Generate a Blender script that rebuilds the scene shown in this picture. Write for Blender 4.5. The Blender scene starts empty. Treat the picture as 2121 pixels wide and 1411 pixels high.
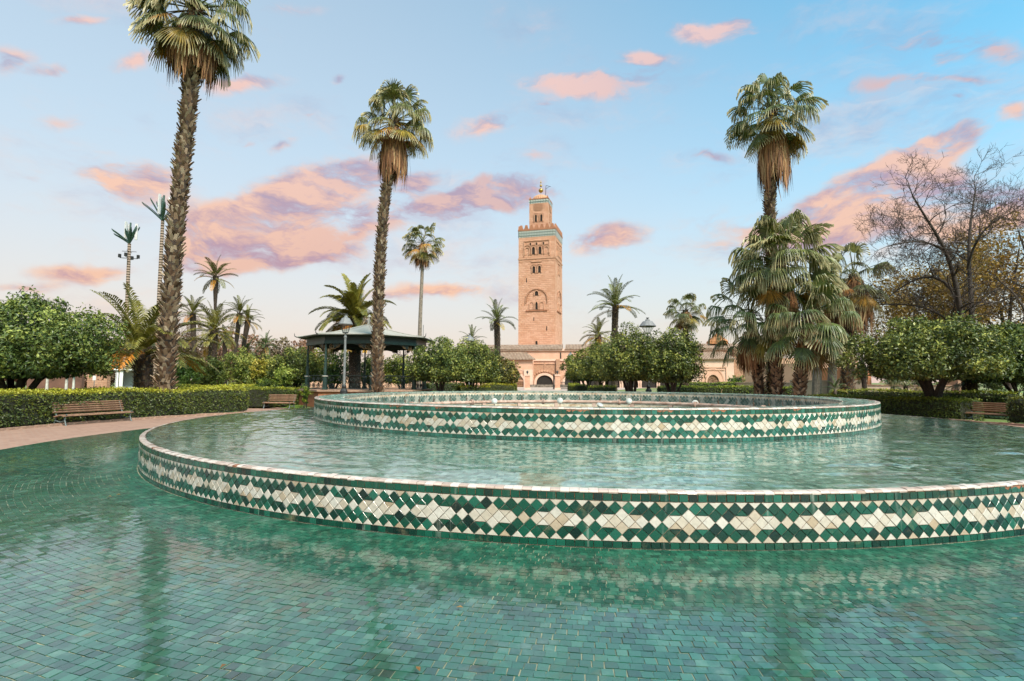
import bpy, math, random
import numpy as np
from mathutils import Matrix, Vector
# fountain and palms in a garden before a minaret, soft evening light
SUN_STRENGTH = 2.1
SKY_STRENGTH = 0.05
EXPOSURE = 1.6
SKY_GAIN = (1.12, 2.2, 2.0)
_k = 1/(SKY_STRENGTH*2**EXPOSURE)
def _lin(r, g, b):
    f = lambda v: v/12.92 if v <= 0.04045 else ((v+0.055)/1.055)**2.4
    return tuple(f(v/255)*_k for v in (r, g, b))
# radiance of evening haze and of lit and unlit sides of the clouds
HAZE_LOW, HAZE_HIGH = _lin(243, 214, 201), _lin(222, 220, 224)
PEACH_LOW, PEACH_HIGH = _lin(252, 202, 170), _lin(247, 209, 202)
MAUVE_LOW, MAUVE_HIGH = _lin(190, 152, 168), _lin(172, 176, 204)

random.seed(7)
rng = np.random.default_rng(7)
sc = bpy.context.scene
COL = sc.collection
PI = math.pi
R = math.radians

# ------------------------------------------------------------------ camera
F_PX, PITCH, ROLL, CAM_H = 1086.66, 0.0770927, 0.0044496, 1.80   # focal length in pixels of a 2121 px wide frame
cam_d = bpy.data.cameras.new('camera')
cam_d.sensor_width = 36.0
cam_d.lens = F_PX / 2121 * 36.0
cam_d.clip_start, cam_d.clip_end = 0.05, 6000
cam = bpy.data.objects.new('camera', cam_d)
COL.objects.link(cam)
_c, _s, _cp, _sp = math.cos(ROLL), math.sin(ROLL), math.cos(PITCH), math.sin(PITCH)
cam.matrix_world = Matrix((( _c,      -_s,       0.0,  0.0),
                           (-_s*_sp,  -_c*_sp,  -_cp,  0.0),
                           ( _s*_cp,   _c*_cp,  -_sp,  CAM_H),
                           (0, 0, 0, 1)))
sc.camera = cam

def ray(px, py):
    """direction seen at a pixel of the photograph"""
    x, y = px - 1060.5, 705.5 - py
    x, y = _c*x - _s*y, _s*x + _c*y
    return np.array([x, _cp*F_PX - _sp*y, _sp*F_PX + _cp*y])

def at(px, py, Y):
    d = ray(px, py)
    return d * (Y / d[1]) + np.array([0, 0, CAM_H])

def to_px(P):
    """world points (n,3) -> pixel and depth"""
    P = np.atleast_2d(P) - np.array([0, 0, CAM_H])
    f = P[:, 1]*_cp + P[:, 2]*_sp
    u = -P[:, 1]*_sp + P[:, 2]*_cp
    x, y = _c*P[:, 0] + _s*u, -_s*P[:, 0] + _c*u
    return 1060.5 + F_PX*x/f, 705.5 - F_PX*y/f, f

# ------------------------------------------------------------------ sun, sky and exposure
SUN_AZ, SUN_EL = R(150), R(47)          # azimuth from +Y towards +X
sun_dir = np.array([math.sin(SUN_AZ)*math.cos(SUN_EL), math.cos(SUN_AZ)*math.cos(SUN_EL), math.sin(SUN_EL)])
sun_d = bpy.data.lights.new('sun', 'SUN')
sun_d.energy, sun_d.angle, sun_d.color = SUN_STRENGTH, R(15), (1.0, 0.89, 0.77)
sun = bpy.data.objects.new('sun', sun_d)
COL.objects.link(sun)
sun.rotation_euler = Vector(sun_dir).to_track_quat('Z', 'Y').to_euler()

world = bpy.data.worlds.new('World')
sc.world = world
world.use_nodes = True
wt = world.node_tree
wt.nodes.clear()

class NT:
    """short hand for node trees"""
    def __init__(self, tree): self.t = tree
    def n(self, typ, **kw):
        nd = self.t.nodes.new(typ)
        for k, v in kw.items(): setattr(nd, k, v)
        return nd
    def link(self, a, b): self.t.links.new(a, b)
    def put(self, sock, v):
        if hasattr(v, 'is_output'): self.link(v, sock)
        else: sock.default_value = v
    def math(self, op, a, b=0.0, c=0.0, clamp=False):
        nd = self.n('ShaderNodeMath', operation=op, use_clamp=clamp)
        for i, v in enumerate((a, b, c)): self.put(nd.inputs[i], v)
        return nd.outputs[0]
    def vmath(self, op, a, b=(0, 0, 0), s=None):
        nd = self.n('ShaderNodeVectorMath', operation=op)
        self.put(nd.inputs[0], a); self.put(nd.inputs[1], b)
        if s is not None: self.put(nd.inputs['Scale'], s)
        return nd.outputs['Value'] if op in ('DOT_PRODUCT', 'LENGTH', 'DISTANCE') else nd.outputs[0]
    def mix(self, f, a, b, blend='MIX'):
        nd = self.n('ShaderNodeMix', data_type='RGBA', blend_type=blend)
        self.put(nd.inputs[0], f); self.put(nd.inputs[6], a); self.put(nd.inputs[7], b)
        return nd.outputs[2]
    def ramp(self, f, stops, interp='LINEAR'):
        nd = self.n('ShaderNodeValToRGB')
        self.put(nd.inputs[0], f)
        cr = nd.color_ramp; cr.interpolation = interp
        while len(cr.elements) < len(stops): cr.elements.new(0.5)
        for e, (p, c) in zip(cr.elements, stops):
            e.position = p; e.color = (*c[:3], 1)
        return nd.outputs[0]
    def maprange(self, v, a, b, c=0.0, d=1.0, smooth=True):
        nd = self.n('ShaderNodeMapRange', interpolation_type='SMOOTHSTEP' if smooth else 'LINEAR')
        for i, x in enumerate((v, a, b, c, d)): self.put(nd.inputs[i], x)
        return nd.outputs[0]
    def noise(self, vec, scale, detail=3.0, rough=0.5, dist=0.0, out=0):
        nd = self.n('ShaderNodeTexNoise')
        if vec is not None: self.link(vec, nd.inputs['Vector'])
        nd.inputs['Scale'].default_value = scale; nd.inputs['Detail'].default_value = detail
        nd.inputs['Roughness'].default_value = rough; nd.inputs['Distortion'].default_value = dist
        return nd.outputs[out]

def srgb(r, g, b):
    f = lambda v: v/12.92 if v <= 0.04045 else ((v+0.055)/1.055)**2.4
    return (f(r/255), f(g/255), f(b/255), 1)

w = NT(wt)
d = w.n('ShaderNodeTexCoord').outputs['Generated']
sky = w.n('ShaderNodeTexSky', sky_type='NISHITA', sun_disc=False)
sky.sun_elevation, sky.sun_rotation = SUN_EL, SUN_AZ
sky.air_density, sky.dust_density, sky.ozone_density = 1.0, 1.6, 1.4
sep = w.n('ShaderNodeSeparateXYZ'); w.link(d, sep.inputs[0])
elev = sep.outputs[2]
base = w.mix(1.0, sky.outputs[0], (*SKY_GAIN, 1), 'MULTIPLY')
# warm evening haze: thick near the horizon, reaching higher on the side of the sunken sun
side = w.vmath('DOT_PRODUCT', d, (math.sin(R(-75)), math.cos(R(-75)), 0.0))
reach = w.maprange(side, -0.6, 0.75, 0.46, 1.35)
haze = w.math('POWER', w.math('SUBTRACT', 1.0, w.math('DIVIDE', w.math('MAXIMUM', elev, 0.0), reach), clamp=True), 1.1)
haze = w.math('MULTIPLY', haze, 0.97)
low = w.maprange(elev, 0.0, 0.42)
haze_c = w.mix(low, (*HAZE_LOW, 1), (*HAZE_HIGH, 1))
skyc = w.mix(haze, base, haze_c)
# clouds: small banks drifting in the directions where the evening shows them, broken up by noise
def unit(v): v = np.asarray(v, float); return v/np.linalg.norm(v)
CLOUDS = [  # pixel x, y, half width, half height, tilt deg, strength, mauve share
    (640, 380, 135, 38, -12, 1.0, 0.15), (600, 440, 190, 42, -14, 1.05, 0.3), (700, 485, 110, 34, -12, .95, .5), (560, 490, 130, 30, -6, .8, .3),
    (755, 358, 70, 26, -8, .75, 1.0), (640, 535, 130, 22, -4, .6, .5), (470, 550, 90, 16, 0, .5, .4),
    (925, 432, 95, 34, -14, 1.0, .45), (1030, 405, 120, 30, -8, 1.1, 1.0), (865, 370, 45, 24, -30, .6, 1.0),
    (1015, 258, 75, 26, -8, .8, .05), (1175, 178, 85, 22, 10, .95, .15), (1310, 155, 100, 42, -15, .6, .55), (1325, 112, 40, 14, 0, .6, .1),
    (1440, 55, 55, 26, 10, .95, .2), (1520, 38, 32, 14, -10, .75, .2), (1545, 65, 55, 22, 0, .5, .4),
    (1250, 497, 78, 26, -10, 1.1, 0.0), (900, 605, 115, 18, 4, .9, 0.0), (1110, 330, 40, 16, 0, .4, .3),
    (1960, 290, 95, 26, -22, .95, .1), (1880, 345, 120, 44, -25, 1.0, .1), (1830, 400, 120, 40, -10, .9, .1), (1740, 455, 130, 40, -8, .95, .1),
    (1990, 420, 150, 52, 0, .85, .1), (1860, 480, 200, 50, 0, .75, .15), (2110, 430, 75, 34, 0, .8, .5), (2105, 228, 34, 30, 0, .8, .1),
    (1830, 175, 75, 22, -14, .6, .8), (1990, 165, 100, 16, -4, .5, .8), (1870, 95, 90, 24, 0, .5, .8), (2040, 100, 130, 34, 12, .55, .8), (1930, 122, 36, 16, 0, .6, .3),
    (1468, 328, 48, 12, -4, .6, 1.0), (1965, 208, 28, 14, 0, .6, .4),
    (270, 350, 110, 30, 6, .75, 0.0), (270, 395, 120, 38, 8, .55, 0.0), (270, 130, 60, 18, 4, .75, .1), (500, 175, 80, 18, -6, .9, .1), (160, 38, 60, 14, 0, .75, .1),
    (95, 146, 40, 14, -8, .75, .1), (10, 125, 45, 28, 10, .8, .1), (585, 298, 28, 13, -14, .75, .2), (700, 167, 15, 12, 0, .85, .1), (520, 290, 30, 10, 0, .5, .3), (640, 238, 40, 10, 0, .5, .2),
    (170, 565, 110, 18, 2, .85, .15), (50, 595, 80, 10, 3, .6, 0.0), (390, 545, 60, 22, 0, .6, .3), (440, 460, 90, 40, -10, .55, .1), (60, 370, 60, 14, 0, .4, .1),
    (1520, 470, 120, 40, 0, .3, .3), (1590, 525, 140, 26, 0, .45, .1), (600, 20, 70, 14, 0, .4, .2), (120, 250, 80, 20, 0, .3, .1), (1130, 215, 30, 12, 0, .45, .2),
]
warp = w.noise(d, 7.0, 4.0, 0.6, out=1)
dw = w.vmath('ADD', d, w.vmath('SCALE', w.vmath('SUBTRACT', warp, (0.5, 0.5, 0.5)), s=0.055))
sw = w.n('ShaderNodeSeparateXYZ'); w.link(dw, sw.inputs[0])
ahead = w.math('MAXIMUM', w.math('ABSOLUTE', sw.outputs[1]), 0.02)     # the same banks lie ahead and behind
gu, gv = w.math('DIVIDE', sw.outputs[0], ahead), w.math('DIVIDE', sw.outputs[2], ahead)
plane = {}
def tilted(t):
    t = round(t/8)*8
    if t not in plane:
        cx = w.n('ShaderNodeCombineXYZ')
        ct, st = math.cos(R(-t)), math.sin(R(-t))
        w.link(w.math('ADD', w.math('MULTIPLY', gu, ct), w.math('MULTIPLY', gv, st)), cx.inputs[0])
        w.link(w.math('ADD', w.math('MULTIPLY', gu, -st), w.math('MULTIPLY', gv, ct)), cx.inputs[1])
        plane[t] = (cx.outputs[0], ct, st)
    return plane[t]
dens, mauve = 0.0, 0.0
for (px, py, a, b, tilt, k, mv) in CLOUDS:
    P, ct, st = tilted(tilt)
    r_ = ray(px, py)
    u, v = r_[0]/r_[1], r_[2]/r_[1]
    u, v = ct*u + st*v, -st*u + ct*v
    ia, ib = F_PX/a, F_PX/b
    nd = w.n('ShaderNodeVectorMath', operation='MULTIPLY_ADD')
    w.link(P, nd.inputs[0]); nd.inputs[1].default_value = (ia, ib, 0); nd.inputs[2].default_value = (-u*ia, -v*ib, 0)
    m = w.maprange(w.vmath('LENGTH', nd.outputs[0]), 1.75, 0.0, 0.0, k*0.8 + 0.25, smooth=False)
    dens = w.math('ADD', m, dens)
    mauve = w.math('MULTIPLY_ADD', m, mv, mauve)
stretch = w.vmath('MULTIPLY', dw, (1.0, 1.0, 2.6))
fb = w.noise(stretch, 9.0, 8.0, 0.62, 0.3)
fb2 = w.noise(w.vmath('ADD', stretch, (0.024, -0.010, 0.050)), 9.0, 8.0, 0.62, 0.3)
wisp = w.math('MULTIPLY', w.maprange(w.noise(stretch, 3.4, 7.0, 0.65), 0.48, 0.8), 0.5)
thick = w.math('MINIMUM', dens, 0.82)
body = w.math('ADD', w.math('MULTIPLY', thick, 1.35), w.math('MULTIPLY', w.math('SUBTRACT', fb, 0.52), 4.2))
cover = w.math("MULTIPLY", w.maprange(body, 0.0, 1.15), w.maprange(dens, 0.0, 0.75))
cover = w.math('MAXIMUM', cover, w.math('MULTIPLY', wisp, w.maprange(elev, 0.02, 0.12)))
cover = w.math('MULTIPLY', cover, 0.93)
lit = w.math('ADD', 0.68, w.math('MULTIPLY', w.math('SUBTRACT', fb, fb2), 4.5), clamp=True)
mshare = w.math('DIVIDE', mauve, w.math('MAXIMUM', dens, 0.05), clamp=True)
lit = w.math('SUBTRACT', lit, w.math('MULTIPLY', mshare, 0.55), clamp=True)
low2 = w.maprange(elev, 0.12, 0.62)
peach = w.mix(low2, (*PEACH_LOW, 1), (*PEACH_HIGH, 1))
shade = w.mix(low2, (*MAUVE_LOW, 1), (*MAUVE_HIGH, 1))
cloud_c = w.mix(lit, shade, peach)
skyc = w.mix(cover, skyc, cloud_c)
bg = w.n('ShaderNodeBackground')
w.link(skyc, bg.inputs[0]); bg.inputs[1].default_value = SKY_STRENGTH
wo = w.n('ShaderNodeOutputWorld'); w.link(bg.outputs[0], wo.inputs[0])
world.cycles.sampling_method = 'MANUAL'; world.cycles.sample_map_resolution = 512

sc.view_settings.view_transform = 'Standard'
sc.view_settings.look = 'None'
sc.view_settings.exposure = EXPOSURE
sc.view_settings.gamma = 1.0
sc.view_settings.use_curve_mapping = False
sc.render.engine = 'CYCLES'
sc.cycles.max_bounces = 8
sc.cycles.transparent_max_bounces = 12
sc.cycles.caustics_reflective = False
sc.cycles.caustics_refractive = False
sc.cycles.sample_clamp_indirect = 6.0
sc.cycles.use_denoising = True

# ------------------------------------------------------------------ helpers: objects and meshes
def link(o, parent=None):
    COL.objects.link(o)
    if parent is not None: o.parent = parent
    return o
def tag(o, label=None, cat=None, group=None, kind=None):
    if label: o['label'] = label
    if cat: o['category'] = cat
    if group: o['group'] = group
    if kind: o['kind'] = kind
    return o
def empty(name, loc=(0, 0, 0), rz=0.0, parent=None):
    o = bpy.data.objects.new(name, None)
    o.empty_display_size = 0.3
    o.location = [float(x) for x in loc]; o.rotation_euler = (0, 0, rz)
    return link(o, parent)
def obj(name, me, parent=None, loc=(0, 0, 0), rot=(0, 0, 0), scale=(1, 1, 1), color=None):
    o = bpy.data.objects.new(name, me)
    o.location = [float(x) for x in loc]; o.rotation_euler = rot
    o.scale = scale if hasattr(scale, '__len__') else (scale,)*3
    if color: o.color = color
    return link(o, parent)

def np_mesh(name, V, polys, mat=None, smooth=False, attrs=None):
    """polys: list of index arrays (n,3) / (n,4)"""
    me = bpy.data.meshes.new(name)
    V = np.ascontiguousarray(V, dtype=np.float32)
    polys = [np.asarray(p, dtype=np.int32) for p in polys if len(p)]
    loops = np.concatenate([p.ravel() for p in polys])
    tot = np.concatenate([np.full(len(p), p.shape[1], np.int32) for p in polys])
    start = np.concatenate([[0], np.cumsum(tot)[:-1]]).astype(np.int32)
    me.vertices.add(len(V)); me.vertices.foreach_set('co', V.ravel())
    me.loops.add(len(loops)); me.loops.foreach_set('vertex_index', loops)
    me.polygons.add(len(tot)); me.polygons.foreach_set('loop_start', start); me.polygons.foreach_set('loop_total', tot)
    me.polygons.foreach_set('use_smooth', np.full(len(tot), bool(smooth)))
    if attrs:
        for k, v in attrs.items():
            a = me.attributes.new(k, 'FLOAT', 'POINT'); a.data.foreach_set('value', np.asarray(v, np.float32))
    if mat: me.materials.append(mat)
    me.update(calc_edges=True)
    return me

class MB:
    """collects simple solids into one mesh"""
    def __init__(self): self.v, self.q, self.t, self.n = [], [], [], 0
    def add(self, V, Q=(), T=()):
        V = np.asarray(V, float)
        self.v.append(V)
        if len(Q): self.q.append(np.asarray(Q, int) + self.n)
        if len(T): self.t.append(np.asarray(T, int) + self.n)
        self.n += len(V); return self
    def box(self, c, s, rz=0.0, M=None):
        x, y, z = [a/2 for a in s]
        V = np.array([(-x,-y,-z),(x,-y,-z),(x,y,-z),(-x,y,-z),(-x,-y,z),(x,-y,z),(x,y,z),(-x,y,z)])
        if rz: V = V @ rotz(rz).T
        if M is not None: V = V @ np.asarray(M).T
        return self.add(V + np.asarray(c), [(0,3,2,1),(4,5,6,7),(0,1,5,4),(1,2,6,5),(2,3,7,6),(3,0,4,7)])
    def box2(self, lo, hi):
        lo, hi = np.asarray(lo, float), np.asarray(hi, float)
        return self.box((lo+hi)/2, hi-lo)
    def tube(self, pts, rad, sides=8, caps=True):
        pts = np.asarray(pts, float); n = len(pts)
        rad = np.broadcast_to(np.asarray(rad, float), (n,))
        tn = np.gradient(pts, axis=0); tn /= np.linalg.norm(tn, axis=1)[:, None] + 1e-9
        ref = np.array([0, 0, 1.0]) if abs(tn[0, 2]) < 0.9 else np.array([1.0, 0, 0])
        V = []
        u = np.cross(tn[0], ref); u /= np.linalg.norm(u)
        ang = np.arange(sides)/sides*2*PI
        for i in range(n):
            u = u - tn[i]*np.dot(u, tn[i]); u /= np.linalg.norm(u) + 1e-9
            b = np.cross(tn[i], u)
            V.append(pts[i] + rad[i]*(np.cos(ang)[:, None]*u + np.sin(ang)[:, None]*b))
        V = np.concatenate(V)
        i, j = np.meshgrid(np.arange(n-1), np.arange(sides), indexing='ij'); i, j = i.ravel(), j.ravel()
        k = (j+1) % sides
        Q = np.stack([i*sides+j, i*sides+k, (i+1)*sides+k, (i+1)*sides+j], 1)
        T = []
        if caps:
            T = [(0, a+1, a) for a in range(1, sides-1)] + [((n-1)*sides, (n-1)*sides+a, (n-1)*sides+a+1) for a in range(1, sides-1)]
        return self.add(V, Q, T)
    def lathe(self, prof, c=(0, 0, 0), sides=16, a0=0.0, caps=True):
        """prof: list of (r, z)"""
        prof = np.asarray(prof, float); n = len(prof)
        ang = np.arange(sides)/sides*2*PI + a0
        V = np.concatenate([np.stack([r*np.cos(ang), r*np.sin(ang), np.full(sides, z)], 1) for r, z in prof]) + np.asarray(c)
        i, j = np.meshgrid(np.arange(n-1), np.arange(sides), indexing='ij'); i, j = i.ravel(), j.ravel(); k = (j+1) % sides
        Q = np.stack([i*sides+j, i*sides+k, (i+1)*sides+k, (i+1)*sides+j], 1)
        T = [(0, a+1, a) for a in range(1, sides-1)] + [((n-1)*sides, (n-1)*sides+a, (n-1)*sides+a+1) for a in range(1, sides-1)] if caps else []
        return self.add(V, Q, T)
    def prism(self, poly, M):
        """closed 2-D outline (convex or star-shaped about its mean) extruded from w=0 to w=1; M maps (u,v,w) -> xyz"""
        poly = np.asarray(poly, float); n = len(poly)
        c = poly.mean(0)
        P = np.vstack([poly, c])
        V = np.array([M(u, v, 0) for u, v in P] + [M(u, v, 1) for u, v in P])
        Q = [(a, (a+1) % n, (a+1) % n + n+1, a + n+1) for a in range(n)]
        T = [(n, (a+1) % n, a) for a in range(n)] + [(2*n+1, a+n+1, (a+1) % n + n+1) for a in range(n)]
        return self.add(V, Q, T)
    def build(self, name, mat, parent=None, loc=(0, 0, 0), rz=0.0, smooth=False, color=None):
        return obj(name, self.mesh(name, mat, smooth), parent, loc, (0, 0, rz), color=color)
    def mesh(self, name, mat=None, smooth=False):
        V = np.concatenate(self.v)
        return np_mesh(name, V, [np.concatenate(x) for x in (self.q, self.t) if x], mat, smooth)

def rotz(a):
    c, s = math.cos(a), math.sin(a)
    return np.array([[c, -s, 0], [s, c, 0], [0, 0, 1]])
def bevel(o, w, seg=1):
    m = o.modifiers.new('bevel', 'BEVEL'); m.width = w; m.segments = seg; m.limit_method = 'ANGLE'
    return o

# ------------------------------------------------------------------ materials
def material(name):
    m = bpy.data.materials.new(name); m.use_nodes = True
    t = NT(m.node_tree); b = m.node_tree.nodes['Principled BSDF']
    return m, t, b
def pos(t, k='Object'):
    return t.n('ShaderNodeTexCoord').outputs[k]
def bump(t, b, h, dist=0.01, strength=1.0, sock='Normal'):
    nd = t.n('ShaderNodeBump'); nd.inputs['Strength'].default_value = strength; nd.inputs['Distance'].default_value = dist
    t.link(h, nd.inputs['Height']); t.link(nd.outputs[0], b.inputs[sock])
    return nd
def lerp3(a, b, f): return tuple(a[i]*(1-f)+b[i]*f for i in range(3))

def plain(name, c, rough=0.7, var=0.25, scale=3.0, metal=0.0, bumpd=0.004, spec=0.5, coord='Object', c2=None):
    m, t, b = material(name)
    p = pos(t, coord)
    n1 = t.noise(p, scale, 6.0, 0.6)
    c2 = c2 or tuple(x*(1-var*1.6) for x in c)
    t.link(t.ramp(n1, [(0.3, c2), (0.62, c), (0.8, tuple(min(1, x*(1+var*0.5)) for x in c))]), b.inputs['Base Color'])
    b.inputs['Roughness'].default_value = rough; b.inputs['Metallic'].default_value = metal
    b.inputs['Specular IOR Level'].default_value = spec
    if bumpd: bump(t, b, t.noise(p, scale*9, 5.0, 0.6), bumpd)
    return m

def tile_material(name, stops, source, rough=0.16, stain=(0.42, 0.30, 0.17), stain_amt=0.35, wet=0.6):
    """glazed hand-cut tile: every piece has its own shade (source: 'object' or 'island')"""
    m, t, b = material(name)
    rnd = t.n('ShaderNodeObjectInfo').outputs['Random'] if source == 'object' else t.n('ShaderNodeNewGeometry').outputs['Random Per Island']
    p = t.n('ShaderNodeNewGeometry').outputs['Position']
    base = t.ramp(rnd, stops)
    mott = t.noise(p, 26.0, 5.0, 0.65)
    c = t.mix(t.maprange(mott, 0.35, 0.75, 0.0, 0.5), base, t.mix(1.0, base, (0.62, 0.62, 0.62, 1), 'MULTIPLY'))
    st = t.math('MULTIPLY', t.maprange(t.noise(p, 3.1, 6.0, 0.7), 0.56, 0.78), stain_amt)
    c = t.mix(st, c, (*stain, 1))
    drip = t.noise(t.vmath('MULTIPLY', p, (7.0, 7.0, 0.7)), 1.0, 5.0, 0.62)
    c = t.mix(t.math('MULTIPLY', t.maprange(drip, 0.60, 0.78), 0.42), c, (0.50, 0.48, 0.42, 1))
    t.link(c, b.inputs['Base Color'])
    t.link(t.math('ADD', rough, t.math('MULTIPLY', mott, 0.22)), b.inputs['Roughness'])
    b.inputs['Coat Weight'].default_value = wet; b.inputs['Coat Roughness'].default_value = 0.06
    bump(t, b, t.noise(p, 38.0, 3.0, 0.5), 0.0022, 0.8)
    return m
GREENS = [(0.0, (0.001, 0.012, 0.009)), (0.12, (0.001, 0.024, 0.015)), (0.45, (0.002, 0.048, 0.027)), (0.85, (0.004, 0.070, 0.041)), (1.0, (0.012, 0.11, 0.07))]
GREENS_U = [(0.0, (0.002, 0.028, 0.019)), (0.2, (0.004, 0.055, 0.036)), (0.6, (0.007, 0.085, 0.058)), (1.0, (0.025, 0.14, 0.105))]
WHITES = [(0.0, (0.40, 0.28, 0.18)), (0.14, (0.48, 0.38, 0.295)), (0.6, (0.545, 0.465, 0.395)), (1.0, (0.58, 0.51, 0.45))]
FLOORS = [(0.0, (0.003, 0.026, 0.016)), (0.12, (0.004, 0.047, 0.028)), (0.5, (0.007, 0.074, 0.042)), (0.85, (0.012, 0.103, 0.060)), (1.0, (0.045, 0.145, 0.09))]
FLOORS_M = [(0.0, (0.02, 0.075, 0.05)), (0.3, (0.09, 0.19, 0.15)), (0.7, (0.24, 0.35, 0.30)), (1.0, (0.46, 0.51, 0.46))]
M = {}
for src in ('object', 'island'):
    M['green_'+src] = tile_material('green_glaze_'+src, GREENS, src)
    M['greenU_'+src] = tile_material('sea_green_glaze_'+src, GREENS_U, src)
    M['white_'+src] = tile_material('white_glaze_'+src, WHITES, src, 0.25, stain_amt=0.45, wet=0.35)
M['nosing'] = tile_material('pinkish_nosing_tile', [(0, (0.42, 0.29, 0.23)), (0.5, (0.56, 0.43, 0.37)), (1, (0.63, 0.53, 0.47))], 'island', 0.3, stain_amt=0.5, wet=0.3)
def floor_material(name, stops, src, wet_rough, stain_amt, coat_ior=1.95, refl_cut=(12.75, 13.5), silt=0.8, film=(0.010, 0.082, 0.048, 1)):
    m, t, b = material(name)
    rnd = t.n('ShaderNodeObjectInfo').outputs['Random'] if src == 'object' else t.n('ShaderNodeNewGeometry').outputs['Random Per Island']
    p = t.n('ShaderNodeNewGeometry').outputs['Position']
    base = t.ramp(rnd, stops)
    big = t.noise(p, 0.45, 5.0, 0.6)
    base = t.mix(t.maprange(big, 0.3, 0.7, 0.0, 0.55), base, film)
    algae = t.math('MULTIPLY', t.maprange(t.noise(p, 1.1, 7.0, 0.68, 0.4), 0.50, 0.66), silt)     # patches of weed and silt on the tiles
    base = t.mix(algae, base, t.mix(1.0, base, (0.35, 0.42, 0.34, 1), 'MULTIPLY'))
    scale_ = t.math('MULTIPLY', t.maprange(t.noise(p, 2.1, 7.0, 0.7), 0.5, 0.8), stain_amt)      # lime scale
    base = t.mix(scale_, base, (0.44, 0.50, 0.45, 1))
    t.link(base, b.inputs['Base Color'])
    b.inputs['Roughness'].default_value = 0.45
    b.inputs['Specular IOR Level'].default_value = 0.3
    b.inputs['Coat IOR'].default_value = coat_ior
    rad = t.vmath('DISTANCE', t.vmath('MULTIPLY', p, (1, 1, 0)), (2.239, 17.684, 0))     # coat cut along the wall foot, painting out the wall's reflection
    cut_rad = t.math('ADD', rad, t.math('MULTIPLY', t.noise(p, 1.6, 4.0, 0.65), 1.1))
    t.link(t.maprange(cut_rad, refl_cut[0], refl_cut[1], 0.12, 1.0), b.inputs['Coat Weight'])
    wet = t.maprange(t.noise(p, 0.8, 5.0, 0.6), 0.35, 0.65)
    t.link(t.math('ADD', wet_rough[0], t.math('MULTIPLY', wet, wet_rough[1]-wet_rough[0])), b.inputs['Coat Roughness'])
    h = t.math('ADD', t.math('MULTIPLY', t.noise(p, 30.0, 3.0, 0.5), 0.5), t.noise(p, 9.0, 2.0, 0.5))
    bump(t, b, h, 0.0011, 0.7, 'Coat Normal'); bump(t, b, t.noise(p, 45.0, 4.0, 0.6), 0.002, 0.6)
    return m
for src in ('object', 'island'):
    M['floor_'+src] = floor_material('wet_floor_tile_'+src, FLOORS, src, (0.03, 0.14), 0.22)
    M['floorM_'+src] = floor_material('limed_floor_tile_'+src, FLOORS_M, src, (0.05, 0.16), 0.85, 1.5, (0.0, 1.0), 0.5, (0.21, 0.32, 0.275, 1))
M['grout'] = plain('pale_and_weedy_grout', (0.34, 0.31, 0.21), 0.85, 0.3, 0.9, c2=(0.045, 0.075, 0.05))
M['grout_wall'] = plain('brown_stained_grout', (0.60, 0.51, 0.40), 0.85, 0.4, 5.0, c2=(0.30, 0.16, 0.08))
M['brick'] = plain('bare_brick_edge', (0.36, 0.14, 0.075), 0.9, 0.4, 14.0)

def leaf_material(name, dark, light, young, transl=0.25, rough=0.42, toneamt=0.55, source='island', hue=None):
    m, t, b = material(name)
    rnd = t.n('ShaderNodeNewGeometry').outputs['Random Per Island'] if source == 'island' else t.n('ShaderNodeObjectInfo').outputs['Random']
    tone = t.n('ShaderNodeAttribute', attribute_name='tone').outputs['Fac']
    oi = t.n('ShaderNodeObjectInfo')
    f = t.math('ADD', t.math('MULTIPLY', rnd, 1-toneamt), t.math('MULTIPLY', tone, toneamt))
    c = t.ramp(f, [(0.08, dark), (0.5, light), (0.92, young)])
    c = t.mix(1.0, c, oi.outputs['Color'], 'MULTIPLY')
    t.link(c, b.inputs['Base Color']); b.inputs['Roughness'].default_value = rough
    b.inputs['Specular IOR Level'].default_value = 0.35
    tr = t.n('ShaderNodeBsdfTranslucent'); t.link(t.mix(1.0, c, (1.15, 1.25, 0.6, 1), 'MULTIPLY'), tr.inputs[0])
    mx = t.n('ShaderNodeMixShader'); mx.inputs[0].default_value = transl
    t.link(b.outputs[0], mx.inputs[1]); t.link(tr.outputs[0], mx.inputs[2])
    t.link(mx.outputs[0], m.node_tree.nodes['Material Output'].inputs[0])
    return m
M['orange_leaf'] = leaf_material('orange_tree_leaf', (0.020, 0.034, 0.008), (0.082, 0.105, 0.020), (0.38, 0.36, 0.075), transl=.12, toneamt=.5)
M['hedge_leaf'] = leaf_material('hedge_leaf', (0.026, 0.040, 0.007), (0.088, 0.105, 0.014), (0.40, 0.36, 0.035), transl=.12, toneamt=.72)
M['shrub_leaf'] = leaf_material('pale_shrub_leaf', (0.07, 0.10, 0.02), (0.24, 0.26, 0.05), (0.50, 0.45, 0.13))
M['rust_leaf'] = leaf_material('rusty_autumn_leaf', (0.09, 0.052, 0.014), (0.27, 0.16, 0.038), (0.45, 0.29, 0.075))
M['far_leaf'] = leaf_material('far_scrub_leaf', (0.10, 0.062, 0.042), (0.22, 0.145, 0.10), (0.32, 0.23, 0.15))
M['grass'] = leaf_material('grass_blade', (0.05, 0.10, 0.02), (0.13, 0.20, 0.04), (0.26, 0.32, 0.07), 0.3)

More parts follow.
